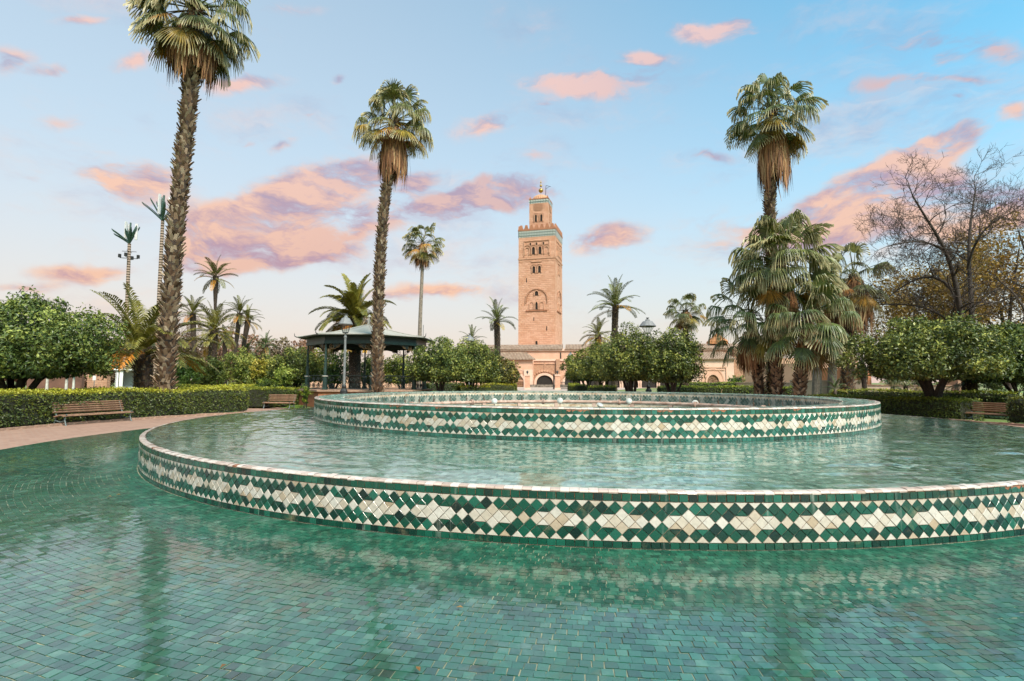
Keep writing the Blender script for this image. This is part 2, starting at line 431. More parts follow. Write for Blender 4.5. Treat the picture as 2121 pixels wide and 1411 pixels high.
def frond_material(name):
    """palm leaf: green blade running out to straw coloured tips; object colour tints old leaves"""
    m, t, b = material(name)
    tip = t.n('ShaderNodeAttribute', attribute_name='tip').outputs['Fac']
    oi = t.n('ShaderNodeObjectInfo')
    rnd = t.n('ShaderNodeNewGeometry').outputs['Random Per Island']
    g = t.mix(rnd, (0.056, 0.066, 0.018, 1), (0.150, 0.155, 0.045, 1))
    g = t.mix(1.0, g, oi.outputs['Color'], 'MULTIPLY')
    c = t.mix(t.maprange(tip, 0.50, 1.05), g, (0.37, 0.31, 0.16, 1))
    t.link(c, b.inputs['Base Color']); b.inputs['Roughness'].default_value = 0.45
    tr = t.n('ShaderNodeBsdfTranslucent'); t.link(t.mix(1.0, c, (1.2, 1.25, 0.6, 1), 'MULTIPLY'), tr.inputs[0])
    mx = t.n('ShaderNodeMixShader'); mx.inputs[0].default_value = 0.16
    t.link(b.outputs[0], mx.inputs[1]); t.link(tr.outputs[0], mx.inputs[2])
    t.link(mx.outputs[0], m.node_tree.nodes['Material Output'].inputs[0])
    return m
M['frond'] = frond_material('palm_frond')
def islandmat(name, stops, rough=0.85, noise=30.0):
    m, t, b = material(name)
    c = t.ramp(t.n('ShaderNodeNewGeometry').outputs['Random Per Island'], stops)
    n = t.noise(pos(t), noise, 4.0, 0.6)
    t.link(t.mix(t.maprange(n, 0.35, 0.7, 0.0, 0.55), c, t.mix(1.0, c, (0.5, 0.46, 0.42, 1), 'MULTIPLY')), b.inputs['Base Color'])
    b.inputs['Roughness'].default_value = rough
    bump(t, b, n, 0.01)
    return m
M['boots'] = islandmat('palm_trunk_stubs', [(0, (0.075, 0.038, 0.022)), (0.25, (0.17, 0.095, 0.056)), (0.65, (0.31, 0.20, 0.128)), (1, (0.50, 0.39, 0.28))])
M['skirt'] = islandmat('dry_palm_thatch', [(0, (0.09, 0.035, 0.015)), (0.35, (0.25, 0.105, 0.042)), (0.75, (0.42, 0.20, 0.085)), (1, (0.52, 0.34, 0.17))], 0.8)
M['bark'] = plain('dark_wet_bark', (0.04, 0.027, 0.021), 0.85, 0.5, 9.0, bumpd=0.03)
M['bare_bark'] = plain('bare_tree_bark', (0.062, 0.040, 0.031), 0.85, 0.4, 6.0, bumpd=0.02)
M['grey_bark'] = plain('grey_smooth_palm_trunk', (0.24, 0.19, 0.15), 0.85, 0.35, 6.0, bumpd=0.02)
M['white_bark'] = plain('limewashed_trunk', (0.55, 0.52, 0.47), 0.8, 0.2, 8.0)
M['palm_core'] = plain('dark_palm_fibre', (0.05, 0.030, 0.020), 0.9, 0.4, 9.0, bumpd=0.03)

# ------------------------------------------------------------------ the ground, paths and kerbs
CX, CY = 2.239, 17.684                      # axis of the fountain
def annulus(r0, r1, z0, z1, a0=0.0, a1=2*PI, n=160, rings=4, cx=0.0, cy=0.0):
    th = np.linspace(a0, a1, n+1); rr = np.linspace(r0, r1, rings+1); zz = np.linspace(z0, z1, rings+1)
    V = np.concatenate([np.stack([cx+r*np.sin(th), cy-r*np.cos(th), np.full(n+1, z)], 1) for r, z in zip(rr, zz)])
    i, j = np.meshgrid(np.arange(rings), np.arange(n), indexing='ij'); i, j = i.ravel(), j.ravel()
    Q = np.stack([i*(n+1)+j, (i+1)*(n+1)+j, (i+1)*(n+1)+j+1, i*(n+1)+j+1], 1)
    return V, Q

m, t, b = material('garden_soil_and_grass')
p = t.n('ShaderNodeNewGeometry').outputs['Position']
n1, n2 = t.noise(p, 0.12, 5.0, 0.6), t.noise(p, 6.0, 6.0, 0.7)
g = t.mix(n2, (0.05, 0.10, 0.018, 1), (0.17, 0.22, 0.05, 1))
s_ = t.mix(n2, (0.16, 0.10, 0.06, 1), (0.30, 0.21, 0.14, 1))
t.link(t.mix(t.maprange(n1, 0.48, 0.62), g, s_), b.inputs['Base Color']); b.inputs['Roughness'].default_value = 0.95
bump(t, b, n2, 0.05)
M['ground'] = m
th = np.linspace(0, 2*PI, 97)[:-1]
V = np.concatenate([np.stack([r*np.sin(th), r*np.cos(th)+20, np.full(96, -0.06)], 1) for r in (0.01, 40, 300, 4000)])
i, j = np.meshgrid(np.arange(3), np.arange(96), indexing='ij'); i, j = i.ravel(), j.ravel(); k = (j+1) % 96
tag(obj('ground', np_mesh('ground', V, [np.stack([i*96+j, i*96+k, (i+1)*96+k, (i+1)*96+j], 1)], M['ground'])), kind='structure')

m, t, b = material('rose_paving')
p = t.n('ShaderNodeNewGeometry').outputs['Position']
br = t.n('ShaderNodeTexBrick'); t.link(p, br.inputs['Vector'])
br.inputs['Scale'].default_value = 1.0; br.inputs['Brick Width'].default_value = 0.22; br.inputs['Row Height'].default_value = 0.11; br.inputs['Mortar Size'].default_value = 0.008
br.inputs['Color1'].default_value = (0.34, 0.185, 0.13, 1); br.inputs['Color2'].default_value = (0.23, 0.115, 0.08, 1); br.inputs['Mortar'].default_value = (0.30, 0.21, 0.16, 1)
dirt = t.noise(p, 0.9, 6.0, 0.65)
t.link(t.mix(t.maprange(dirt, 0.4, 0.75, 0.0, 0.8), br.outputs[0], (0.34, 0.20, 0.145, 1)), b.inputs['Base Color'])
b.inputs['Roughness'].default_value = 0.8
bump(t, b, br.outputs['Fac'], 0.004, -1.0)
M['paving'] = m
V, Q = annulus(15.80, 20.02, -0.030, -0.010, cx=CX, cy=CY, n=200, rings=3)
tag(obj('path', np_mesh('path', V, [Q], M['paving'])), kind='structure')
# the walk that runs on to the mosque and the square before it
ctr = lambda Y: 3.0 + (Y-45)*5.6/115
m2 = plain('pale_square_paving', (0.46, 0.34, 0.28), 0.85, 0.25, 0.6)
V = np.array([(ctr(Y)+s*hw, Y, -0.014) for Y, hw in ((37.0, 3.1), (60, 3.2), (100, 4.0), (112, 16), (150, 30), (172, 60)) for s in (-1, 1)])
V = np.insert(V, 0, [(ctr(37)-3.1, 36.0, -0.014), (ctr(37)+3.1, 36.0, -0.014)], axis=0)
tag(obj('walkway', np_mesh('walkway', V, [[(2*a, 2*a+1, 2*a+3, 2*a+2) for a in range(6)]], m2)), kind='structure')
# paths that leave the ring on both sides
for k, (ang, ln) in enumerate(((-130.5, 22.0), (128.0, 22.0))):
    a = R(ang); dx, dy = math.sin(a), -math.cos(a); nx, ny = dy, -dx
    V = [(CX+dx*r+nx*w_, CY+dy*r+ny*w_, -0.02) for r in (19.8, 19.8+ln) for w_ in (-1.7, 1.7)]
    tag(obj('side_path', np_mesh('side_path', np.array(V), [[(0, 1, 3, 2)]], M['paving'])), kind='structure')

M['kerb'] = plain('kerb_brick', (0.40, 0.24, 0.17), 0.85, 0.35, 5.0)
kerb = tag(empty('kerb', (CX, CY, 0)), kind='structure')
mb = MB().box((0, 0, 0), (0.49, 0.14, 0.16))
kme = mb.mesh('kerb_stone', M['kerb'])
for a0, a1 in ((-124, -84), (84, 138)):
    th0 = R(a0)
    while th0 < R(a1):
        o = obj('kerb_stone', kme, kerb, (20.08*math.sin(th0), -20.08*math.cos(th0), 0.0 + random.uniform(-.012, .012)), (random.uniform(-.03, .03), random.uniform(-.02, .02), th0 + random.uniform(-.01, .01)))
        th0 += 0.505/20.08

# ------------------------------------------------------------------ the tiled fountain
fountain = tag(empty('fountain', (CX, CY, 0)), 'round tiered fountain clad in green and white tiles', 'fountain')
RU, RM, RO, RIN = 8.283, 11.979, 15.86, 7.50
ZU, ZM = 1.295, 0.600                       # top of the green bands
ZU0, ZM0 = ZU-0.573, ZM-0.573
CAMP = np.array([0, 0, CAM_H])

def tile_template(poly, thick=0.010, inset=0.0028, jit=0.0012):
    """plate standing on a wall: x along the wall, z up, -y outwards"""
    poly = np.asarray(poly, float); n = len(poly)
    poly = poly + rng.normal(0, jit, poly.shape)
    c = poly.mean(0)
    dd = poly - c; ln = np.linalg.norm(dd, axis=1)[:, None]
    inner = c + dd*(1 - inset*1.5/ln)
    tw = rng.normal(0, 0.0007, n)
    V = np.concatenate([np.stack([poly[:, 0], np.zeros(n), poly[:, 1]], 1), np.stack([poly[:, 0], -0.62*thick+tw*0, poly[:, 1]], 1),
                        np.stack([inner[:, 0], -thick+tw, inner[:, 1]], 1)])
    a = np.arange(n); b_ = (a+1) % n
    Q = np.concatenate([np.stack([a, b_, b_+n, a+n], 1), np.stack([a+n, b_+n, b_+2*n, a+2*n], 1)])
    F = np.array([a+2*n]) if n in (3, 4) else np.stack([np.full(n-2, 2*n), a[1:-1]+2*n, a[2:]+2*n], 1)
    return V, Q, F
def template_mesh(name, T, mat):
    V, Q, F = T
    return np_mesh(name, V, [Q, F], mat)
def bake(name, items, mat, parent, smooth=False):
    """items: (template, loc, rot matrix) -> one mesh of many loose plates"""
    Vs, Qs, Fs, Ts, n = [], [], [], [], 0
    for T, loc, Rm in items:
        V, Q, F = T
        Vs.append(V @ Rm.T + loc); Qs.append(Q+n)
        (Ts if F.shape[1] == 3 else Fs).append(F+n); n += len(V)
    polys = [np.concatenate(Qs + Fs)] + ([np.concatenate(Ts)] if Ts else [])
    me = np_mesh(name, np.concatenate(Vs), polys, mat, smooth)
    o = obj(name, me, parent); o['kind'] = 'stuff'
    return o
def rot_xyz(ax, ay, az):
    return np.array(Matrix.Rotation(az, 3, 'Z') @ Matrix.Rotation(ay, 3, 'Y') @ Matrix.Rotation(ax, 3, 'X'))
def emit(parent, name, rest_name, templates, items, mat_o, mat_i, limit=300, origin=(CX, CY, 0)):
    """items: (key, local xyz, (rx, ry, rz), outward normal); the plates that show largest become objects, the rest one mesh"""
    P = np.array([it[1] for it in items]) + np.asarray(origin); N = np.array([it[3] for it in items])
    x, y, dz = to_px(P)
    v = CAMP - P; dist = np.linalg.norm(v, axis=1)
    face = (v*N).sum(1)/dist
    score = np.where((dz > 0.1) & (x > -20) & (x < 2141) & (y > 0) & (y < 1425) & (face > 0.02), face/dist**2, 0)
    order = np.argsort(-score)[:limit]; pick = set(order[score[order] > 0].tolist())
    meshes = {k: [template_mesh(name, T, mat_o) for T in Ts] for k, Ts in templates.items()}
    rest = []
    for i_, (key, loc, rot, nrm) in enumerate(items):
        k_ = i_ % len(templates[key])
        if i_ in pick: obj(name, meshes[key][k_], parent, loc, rot)
        else: rest.append((templates[key][k_], np.asarray(loc), rot_xyz(*rot)))
    if rest: bake(rest_name, rest, mat_i, parent)

def tier_wall(name, Rw, z0, z1, ncol, hb, ht, greens, label):
    root = obj(name, MB().lathe([(Rw-0.30, z0-0.05), (Rw-0.006, z0-0.05), (Rw-0.006, z1+0.01), (Rw-0.30, z1+0.01)], sides=256, caps=False).mesh(name, M['grout_wall']), fountain)
    root['label'] = label
    D = 2*PI*Rw/ncol; g = 0.0029; h = D/2 - g*1.3
    var = lambda poly, n=4: [tile_template(poly) for _ in range(n)]
    TG = {'dia': var([(0, -h), (h, 0), (0, h), (-h, 0)]), 'up': var([(-h+g, g), (h-g, g), (0, h)]), 'down': var([(-h+g, -g), (0, -h), (h-g, -g)])}
    bw = 0.1005
    nb = round(2*PI*Rw/bw); bw = 2*PI*Rw/nb
    TG['bot'] = var([(-bw/2+g, -hb/2+g), (bw/2-g, -hb/2+g), (bw/2-g, hb/2-g), (-bw/2+g, hb/2-g)])
    TG['top'] = var([(-bw/2+g, -ht/2+g), (bw/2-g, -ht/2+g), (bw/2-g, ht/2-g), (-bw/2+g, ht/2-g)])
    TG['chip'] = [tile_template([(-bw/2+g, -ht/2+g), (bw/2-g, -ht/2+g), (bw/2-g, ht*a_), (0, ht*b_), (-bw/2+g, ht*c_)]) for a_, b_, c_ in ((.1, .3, .4), (.4, -.1, .2), (.05, .1, -.2), (.35, .3, .05))]
    TW = {k: TG[k] for k in ('dia', 'up', 'down')}
    G, W_ = [], []
    rj = lambda: (random.gauss(0, 0.016), random.gauss(0, 0.006), random.gauss(0, 0.016))
    def put(lst, key, col, z):
        th = col*D/Rw
        if abs(th) > R(118): return
        j_ = rj()
        lst.append((key, (Rw*math.sin(th), -Rw*math.cos(th), z), (j_[0], j_[1], th + j_[2]), (math.sin(th), -math.cos(th), 0)))
    zb = z0 + hb
    half = ncol//2
    for c in range(-half, ncol-half):
        k = c % 5
        put(G, 'dia', c, zb+2.5*D); put(G, 'dia', c, zb+0.5*D)
        put(W_, 'down', c+.5, zb+3*D-g*.5); put(W_, 'up', c+.5, zb+g*.5)
        put(W_, 'dia', c, zb+1.5*D)
        for row, inner in ((2.0, 1), (1.0, -1)):
            if k in (0, 4): put(G, 'dia', c+.5, zb+row*D)
            elif k == 2: put(W_, 'dia', c+.5, zb+row*D)
            else:
                put(G, 'up' if inner > 0 else 'down', c+.5, zb+row*D); put(W_, 'down' if inner > 0 else 'up', c+.5, zb+row*D)
    lost = 0
    for c in range(nb):
        th = (c - nb//2)*bw/Rw
        if abs(th) > R(118): continue
        nrm = (math.sin(th), -math.cos(th), 0); j_ = rj()
        G.append(('bot', (Rw*nrm[0], Rw*nrm[1], z0+hb/2), (j_[0], j_[1], th+j_[2]), nrm))
        lost = lost-1 if lost > 0 else (random.randint(1, 4) if random.random() < 0.04 else 0)
        key = 'chip' if lost > 0 else 'top'
        G.append((key, (Rw*nrm[0], Rw*nrm[1], z1-ht/2), (j_[0], j_[1], th+j_[2]), nrm))
    emit(root, 'green_tile', 'green_tile_rest', TG, G, M[greens+'_object'], M[greens+'_island'])
    emit(root, 'white_tile', 'white_tile_rest', TW, W_, M['white_object'], M['white_island'])
    # rounded nosing of small pale tiles along the edge
    NZ, nn = [], round(2*PI*Rw/0.104)
    prof = np.array([(0.010, 0.004), (0.012, 0.014), (0.002, 0.025), (-0.03, 0.031), (-0.095, 0.032)])
    items = []
    for v_ in range(5):
        hw = PI*Rw/nn - 0.0018
        pr = prof + rng.normal(0, 0.0018, prof.shape)
        n_ = len(pr)
        V = np.concatenate([np.stack([np.full(n_, sx*hw), -pr[:, 0], pr[:, 1]], 1) for sx in (-1, 1)])
        a = np.arange(n_-1)
        items.append((V, np.stack([a, a+n_, a+n_+1, a+1], 1), np.array([[0, 1, 2], [n_, n_+2, n_+1]])))
    L = []
    for c in range(nn):
        th = c*2*PI/nn
        if random.random() < 0.012 and name == 'middle_tier_wall': continue
        L.append(('n', (Rw*math.sin(th), -Rw*math.cos(th), z1+random.gauss(0, .0012)), (random.gauss(0, .02), random.gauss(0, .008), th), (math.sin(th)*.6, -math.cos(th)*.6, .8)))
    emit(root, 'nosing_tile', 'nosing_tile_rest', {'n': items}, L, M['nosing_o'], M['nosing'], 160)
    # bed under the nosing
    MB().lathe([(Rw-0.004, z1-0.065), (Rw+0.0025, z1-0.06), (Rw+0.002, z1+0.022), (Rw-0.10, z1+0.026), (Rw-0.10, z1-0.065)], sides=256, caps=False).build('nosing_bed', M['brick'], root)
    return root
M['nosing_o'] = tile_material('pinkish_nosing_tile_single', [(0, (0.42, 0.29, 0.23)), (0.5, (0.56, 0.43, 0.37)), (1, (0.63, 0.53, 0.47))], 'object', 0.3, stain_amt=0.5, wet=0.3)
wallM = tier_wall('middle_tier_wall', RM, ZM0, ZM, 535, 0.070, 0.080, 'green', 'outer curved wall with crisp dark green diamonds')
wallU = tier_wall('upper_tier_wall', RU, ZU0, ZU, 370, 0.070, 0.080, 'greenU', 'inner raised wall with paler sea green diamonds')

def floor_tiles(name, r0, r1, z0, z1, a0, a1, mats, limit, pitch=0.080, tilt=0.009):
    """rings of small square tiles, every one a little out of level"""
    zf = lambda r: z0 + (z1-z0)*(r-r0)/(r1-r0)
    root = obj(name, np_mesh(name, *[x if k == 0 else [x] for k, x in enumerate(annulus(r0-.02, r1, z0-0.006, z1-0.006, a0, a1, n=220, rings=6))], M['grout']), fountain)
    nr = max(1, round((r1-r0)/pitch)); pr = (r1-r0)/nr
    T0, R0, WA = [], [], []
    off = 0.0
    for k in range(nr):
        rc = r0 + (k+.5)*pr
        nt = round(rc*(a1-a0)/pitch); da = (a1-a0)/nt
        off += 0.5*da + rng.normal(0, .1*da)
        th = a0 + np.arange(nt)*da + (off % da)
        T0.append(th); R0.append(np.full(nt, rc)); WA.append(np.full(nt, da*rc))
    T0, R0, WA = map(np.concatenate, (T0, R0, WA)); n = len(T0)
    P = np.stack([R0*np.sin(T0), -R0*np.cos(T0), zf(R0) + rng.normal(0, 0.0009, n)], 1)
    Pw = P + np.array([CX, CY, 0])
    x, y, dz = to_px(Pw)
    dist = np.linalg.norm(Pw-CAMP, axis=1)
    vis = (dz > .2) & (x > 0) & (x < 2121) & (y > 0) & (y < 1411)
    sc_ = np.where(vis, 1/dist, 0); order = np.argsort(-sc_)[:limit]; pick = np.zeros(n, bool); pick[order[sc_[order] > 0]] = True
    gap = 0.0042
    temps = []
    for v_ in range(6):
        q = np.array([(-1, -1), (1, -1), (1, 1), (-1, 1)])*(pitch/2-gap/2) + rng.normal(0, 0.0026, (4, 2))
        top = np.concatenate([q*0.994, rng.normal(0, .0004, (4, 1))], 1); low = np.concatenate([q, np.full((4, 1), -0.005)], 1)
        temps.append(np_mesh('floor_tile', np.concatenate([top, low]), [[(0, 1, 2, 3), (4, 5, 1, 0), (5, 6, 2, 1), (6, 7, 3, 2), (7, 4, 0, 3)]], M[mats+'_object']))
    for k in np.nonzero(pick)[0]:
        obj('floor_tile', temps[k % 6], root, P[k], (random.gauss(0, tilt), random.gauss(0, tilt), T0[k] + random.gauss(0, .02)))
    K = np.nonzero(~pick)[0]; nk = len(K)
    hx, hy = (WA[K]/2-gap/2)[:, None], pr/2-gap/2
    q = np.array([(-1, -1), (1, -1), (1, 1), (-1, 1)], float)
    J = rng.normal(0, 0.0026, (nk, 4, 2))
    tx, ty = rng.normal(0, tilt, (nk, 1)), rng.normal(0, tilt, (nk, 1))
    def corner(s, dz_):
        u = q[None, :, 0]*hx*s + J[:, :, 0]; v = q[None, :, 1]*hy*s + J[:, :, 1]
        return u, v, u*tx + v*ty + dz_
    out = []
    st, ct = np.sin(T0[K])[:, None], np.cos(T0[K])[:, None]
    for s, dz_ in ((0.994, 0.0), (1.0, -0.005)):
        u, v, z = corner(s, dz_)
        out.append(np.stack([P[K, 0][:, None] + u*ct - v*st*-1*-1, P[K, 1][:, None] + u*st + v*ct, P[K, 2][:, None] + z], 2))
    V = np.concatenate(out, 1).reshape(-1, 3)
    F = np.array([(0, 1, 2, 3), (4, 5, 1, 0), (5, 6, 2, 1), (6, 7, 3, 2), (7, 4, 0, 3)])
    Q = (np.arange(nk)*8)[:, None, None] + F[None]
    o = obj('floor_tile_rest', np_mesh('floor_tile_rest', V, [Q.reshape(-1, 4)], M[mats+'_island']), root); o['kind'] = 'stuff'
    return root
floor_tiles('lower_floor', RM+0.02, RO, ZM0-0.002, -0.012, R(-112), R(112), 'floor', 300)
floor_tiles('middle_floor', RU+0.02, RM-0.10, ZU0-0.002, ZM+0.022, -PI, PI, 'floorM', 300, tilt=0.014)
floor_tiles('rim_top', RIN+0.01, RU-0.10, ZU+0.012, ZU+0.030, -PI, PI, 'floorM', 100)

# inside of the upper basin
inner = MB().lathe([(RIN, 0.55), (RIN, ZU+0.012), (RIN+0.02, ZU+0.012), (RIN+0.02, 0.55)], sides=256, caps=False).build('basin_wall', M['grout_wall'], fountain)
Dn = 2*PI*RIN/330; hN = Dn/2-0.004
tg = [tile_template([(0, -hN), (hN, 0), (0, hN), (-hN, 0)], 0.006) for _ in range(3)]
tb = [tile_template([(-.048, -.028), (.048, -.028), (.048, .028), (-.048, .028)], 0.006) for _ in range(3)]
gi, wi, bi = [], [], []
for c in range(330):
    ph = c*2*PI/330
    if abs(((ph+PI) % (2*PI))-PI) > R(125): continue
    for k in range(4):
        z = ZU-0.075 - (k+.5)*Dn*0.5 - 0.02
        phk = ph + (k % 2)*PI/330
        it = (tg[c % 3], np.array([-RIN*math.sin(phk), RIN*math.cos(phk), z-0.03]), rotz(phk))
        (gi if (k % 2 == 0 and c % 4 != 3) or (k % 2 and c % 4 in (0, 1)) else wi).append(it)
for c in range(470):
    ph = c*2*PI/470
    for z in (ZU-0.02, ZU-0.54): bi.append((tb[c % 3], np.array([-RIN*math.sin(ph), RIN*math.cos(ph), z]), rotz(ph)))
M['limed'] = tile_material('limescaled_basin_tile', [(0, (0.10, 0.14, 0.12)), (0.5, (0.26, 0.26, 0.22)), (1, (0.40, 0.36, 0.31))], 'island', 0.4, wet=0.2)
M['limed_green'] = tile_material('limescaled_green_tile', [(0, (0.03, 0.07, 0.055)), (0.6, (0.07, 0.12, 0.10)), (1, (0.15, 0.19, 0.165))], 'island', 0.4, wet=0.2)
for nm, lst, mt in (('green_lattice', gi, 'limed_green'), ('pale_lattice', wi, 'limed'), ('edge_band', bi, 'limed')): bake(nm, lst, M[mt], inner)
V, Q = annulus(0.02, RIN+.02, 0.62, 0.60, n=128, rings=4)
obj('basin_floor', np_mesh('basin_floor', V, [Q], plain('basin_floor_tile', (0.22, 0.27, 0.23), 0.35, 0.4, 3.0)), fountain)
# ring pipe with nozzles and flanges
M['pipe'] = plain('pink_stained_pipe', (0.46, 0.31, 0.25), 0.6, 0.4, 5.0, c2=(0.24, 0.12, 0.08))
M['brass'] = plain('dull_nozzle', (0.16, 0.10, 0.07), 0.5, 0.3, 8.0, metal=0.4)
th = np.linspace(0, 2*PI, 121)
RP, ZP = 6.62, 0.865
pipe = MB().tube(np.stack([RP*np.sin(th), -RP*np.cos(th), np.full(121, ZP)], 1), 0.072, 10, caps=False).build('ring_pipe', M['pipe'], fountain, smooth=True)
nz = MB().lathe([(0.022, 0), (0.022, 0.10), (0.034, 0.10), (0.034, 0.13), (0.012, 0.13), (0.010, 0.24), (0.02, 0.25)], sides=8).mesh('nozzle', M['brass'])
for c in range(46):
    a = c*2*PI/46
    obj('nozzle', nz, pipe, (RP*math.sin(a), -RP*math.cos(a), ZP+0.06), (random.gauss(0, .1), random.gauss(0, .1), a))
fl = MB().tube([(-0.05, 0, 0), (-0.012, 0, 0)], 0.13, 12).tube([(0.012, 0, 0), (0.05, 0, 0)], 0.13, 12).mesh('flange', M['pipe'])
sup = MB().box((0, 0, -0.16), (0.16, 0.12, 0.22)).mesh('pipe_block', M['pipe'])
for a in np.linspace(0, 2*PI, 13)[:-1] + 0.12: obj('flange', fl, pipe, (RP*math.sin(a), -RP*math.cos(a), ZP), (0, 0, a))
for a in np.linspace(0, 2*PI, 25)[:-1] + 0.03: obj('pipe_block', sup, pipe, (RP*math.sin(a), -RP*math.cos(a), ZP), (0, 0, a))
# five round floodlights lying in the basin
M['lamp_white'] = plain('scaled_white_enamel', (0.46, 0.41, 0.36), 0.4, 0.25, 6.0)
M['lens'] = plain('frosted_lens', (0.42, 0.42, 0.39), 0.15, 0.15, 8.0)
lens_names = ['leftmost of the white floodlights in the fountain basin', 'white floodlight second from the left in the fountain basin', 'white floodlight lying low on its side in the basin, third from left', 'white floodlight beside the pipe flange, fourth from left', 'rightmost of the white floodlights in the fountain basin']
for (px, py, Y, rx), lb in zip(((1024, 831, 23.2, 1.15), (1160, 830, 23.6, 1.15), (1243, 839, 21.2, 0.55), (1303, 831, 23.4, 1.2), (1440, 835, 22.4, 1.0)), lens_names):
    P = at(px, py, Y)
    o = tag(empty('floodlight', P, 0.15), lb, 'floodlight', 'floodlights in the fountain basin')
    o.rotation_euler = (rx, 0, random.uniform(-.4, .4))
    MB().lathe([(0.04, -0.12), (0.08, -0.09), (0.125, -0.02), (0.135, 0.0), (0.135, 0.025), (0.115, 0.028)], sides=20).build('housing', M['lamp_white'], o, smooth=True)
    MB().lathe([(0.113, 0.022), (0.113, 0.032), (0.06, 0.040), (0.001, 0.043)], sides=20).build('lens', M['lens'], o, smooth=True)
    MB().box((0, -0.18, -0.06), (0.05, 0.2, 0.03)).build('bracket', M['pipe'], o)

# a skin of water running over the middle floor
m, t, b = material('running_water')
p = t.n('ShaderNodeNewGeometry').outputs['Position']
hgt = t.noise(p, 24.0, 3.0, 0.55)
bm = t.n('ShaderNodeBump'); bm.inputs['Strength'].default_value = 0.5; bm.inputs['Distance'].default_value = 0.0015
t.link(hgt, bm.inputs['Height'])
fr = t.n('ShaderNodeFresnel'); fr.inputs[0].default_value = 1.95; t.link(bm.outputs[0], fr.inputs['Normal'])
gl = t.n('ShaderNodeBsdfGlossy'); gl.inputs['Roughness'].default_value = 0.035; t.link(bm.outputs[0], gl.inputs['Normal'])
tr = t.n('ShaderNodeBsdfTransparent'); tr.inputs[0].default_value = (0.90, 0.97, 0.94, 1)
mx = t.n('ShaderNodeMixShader'); t.link(t.math('MULTIPLY', fr.outputs[0], t.math('SUBTRACT', 1.0, t.n('ShaderNodeNewGeometry').outputs['Backfacing'])), mx.inputs[0]); t.link(tr.outputs[0], mx.inputs[1]); t.link(gl.outputs[0], mx.inputs[2])
t.link(mx.outputs[0], m.node_tree.nodes['Material Output'].inputs[0])
M['water'] = m
NA, NR_ = 1500, 104
V, Q = annulus(RU+0.012, RM-0.085, ZU0+0.013, ZM+0.036, n=NA, rings=NR_)
rr_, ss = np.hypot(V[:, 0], V[:, 1]), np.arctan2(V[:, 0], -V[:, 1])*10.0
hz = np.zeros(len(V))
for k in range(46):                       # short waves running outwards, their crests lying along the rings
    lam = rng.uniform(0.11, 0.75); a_ = rng.normal(0, 0.55)
    kk_ = 2*PI/lam
    hz += 0.0034*lam**1.0*np.sin(kk_*(rr_*math.cos(a_) + ss*math.sin(a_)) + rng.uniform(0, 6.28) + 1.2*np.sin(ss*rng.uniform(.3, 1.6)+rng.uniform(0, 6)))
patch = 0.55 + 0.45*np.sin(V[:, 0]*1.1+1)*np.sin(V[:, 1]*.9+.5*V[:, 0])
V[:, 2] += hz*patch*np.clip((RM-.085-rr_)/.1, 0.15, 1)
V[:, 0] += CX; V[:, 1] += CY
tag(obj('water', np_mesh('water', V, [Q], M['water'], True)), kind='structure')

# ------------------------------------------------------------------ plants: builders
def unit_rows(a): return a/(np.linalg.norm(a, axis=1)[:, None] + 1e-9)
def leaf_mesh(name, P, N, size, tone, mat, aspect=0.5, fold=0.12, spread=0.9):
    """one folded four-corner leaf at every point P, facing roughly along N"""
    n = len(P)
    size = np.broadcast_to(np.asarray(size, float), (n,))[:, None]
    Nn = unit_rows(N + rng.normal(0, 0.45, (n, 3)))
    T = unit_rows(np.cross(Nn, rng.normal(0, 1, (n, 3))))
    Dv = unit_rows(T*spread + Nn*0.35 + np.array([0, 0, -0.15]))
    S = unit_rows(np.cross(Dv, Nn))
    L = size*rng.uniform(0.5, 1.5, (n, 1)); W = L*aspect*rng.uniform(0.8, 1.2, (n, 1))*0.5
    mid = P + Dv*L*0.45 + Nn*L*fold
    V = np.stack([P, mid - S*W, P + Dv*L, mid + S*W], 1).reshape(-1, 3)
    Q = (np.arange(n)*4)[:, None] + np.array([0, 1, 2, 3])
    return np_mesh(name, V, [Q], mat, attrs={'tone': np.repeat(tone, 4)})

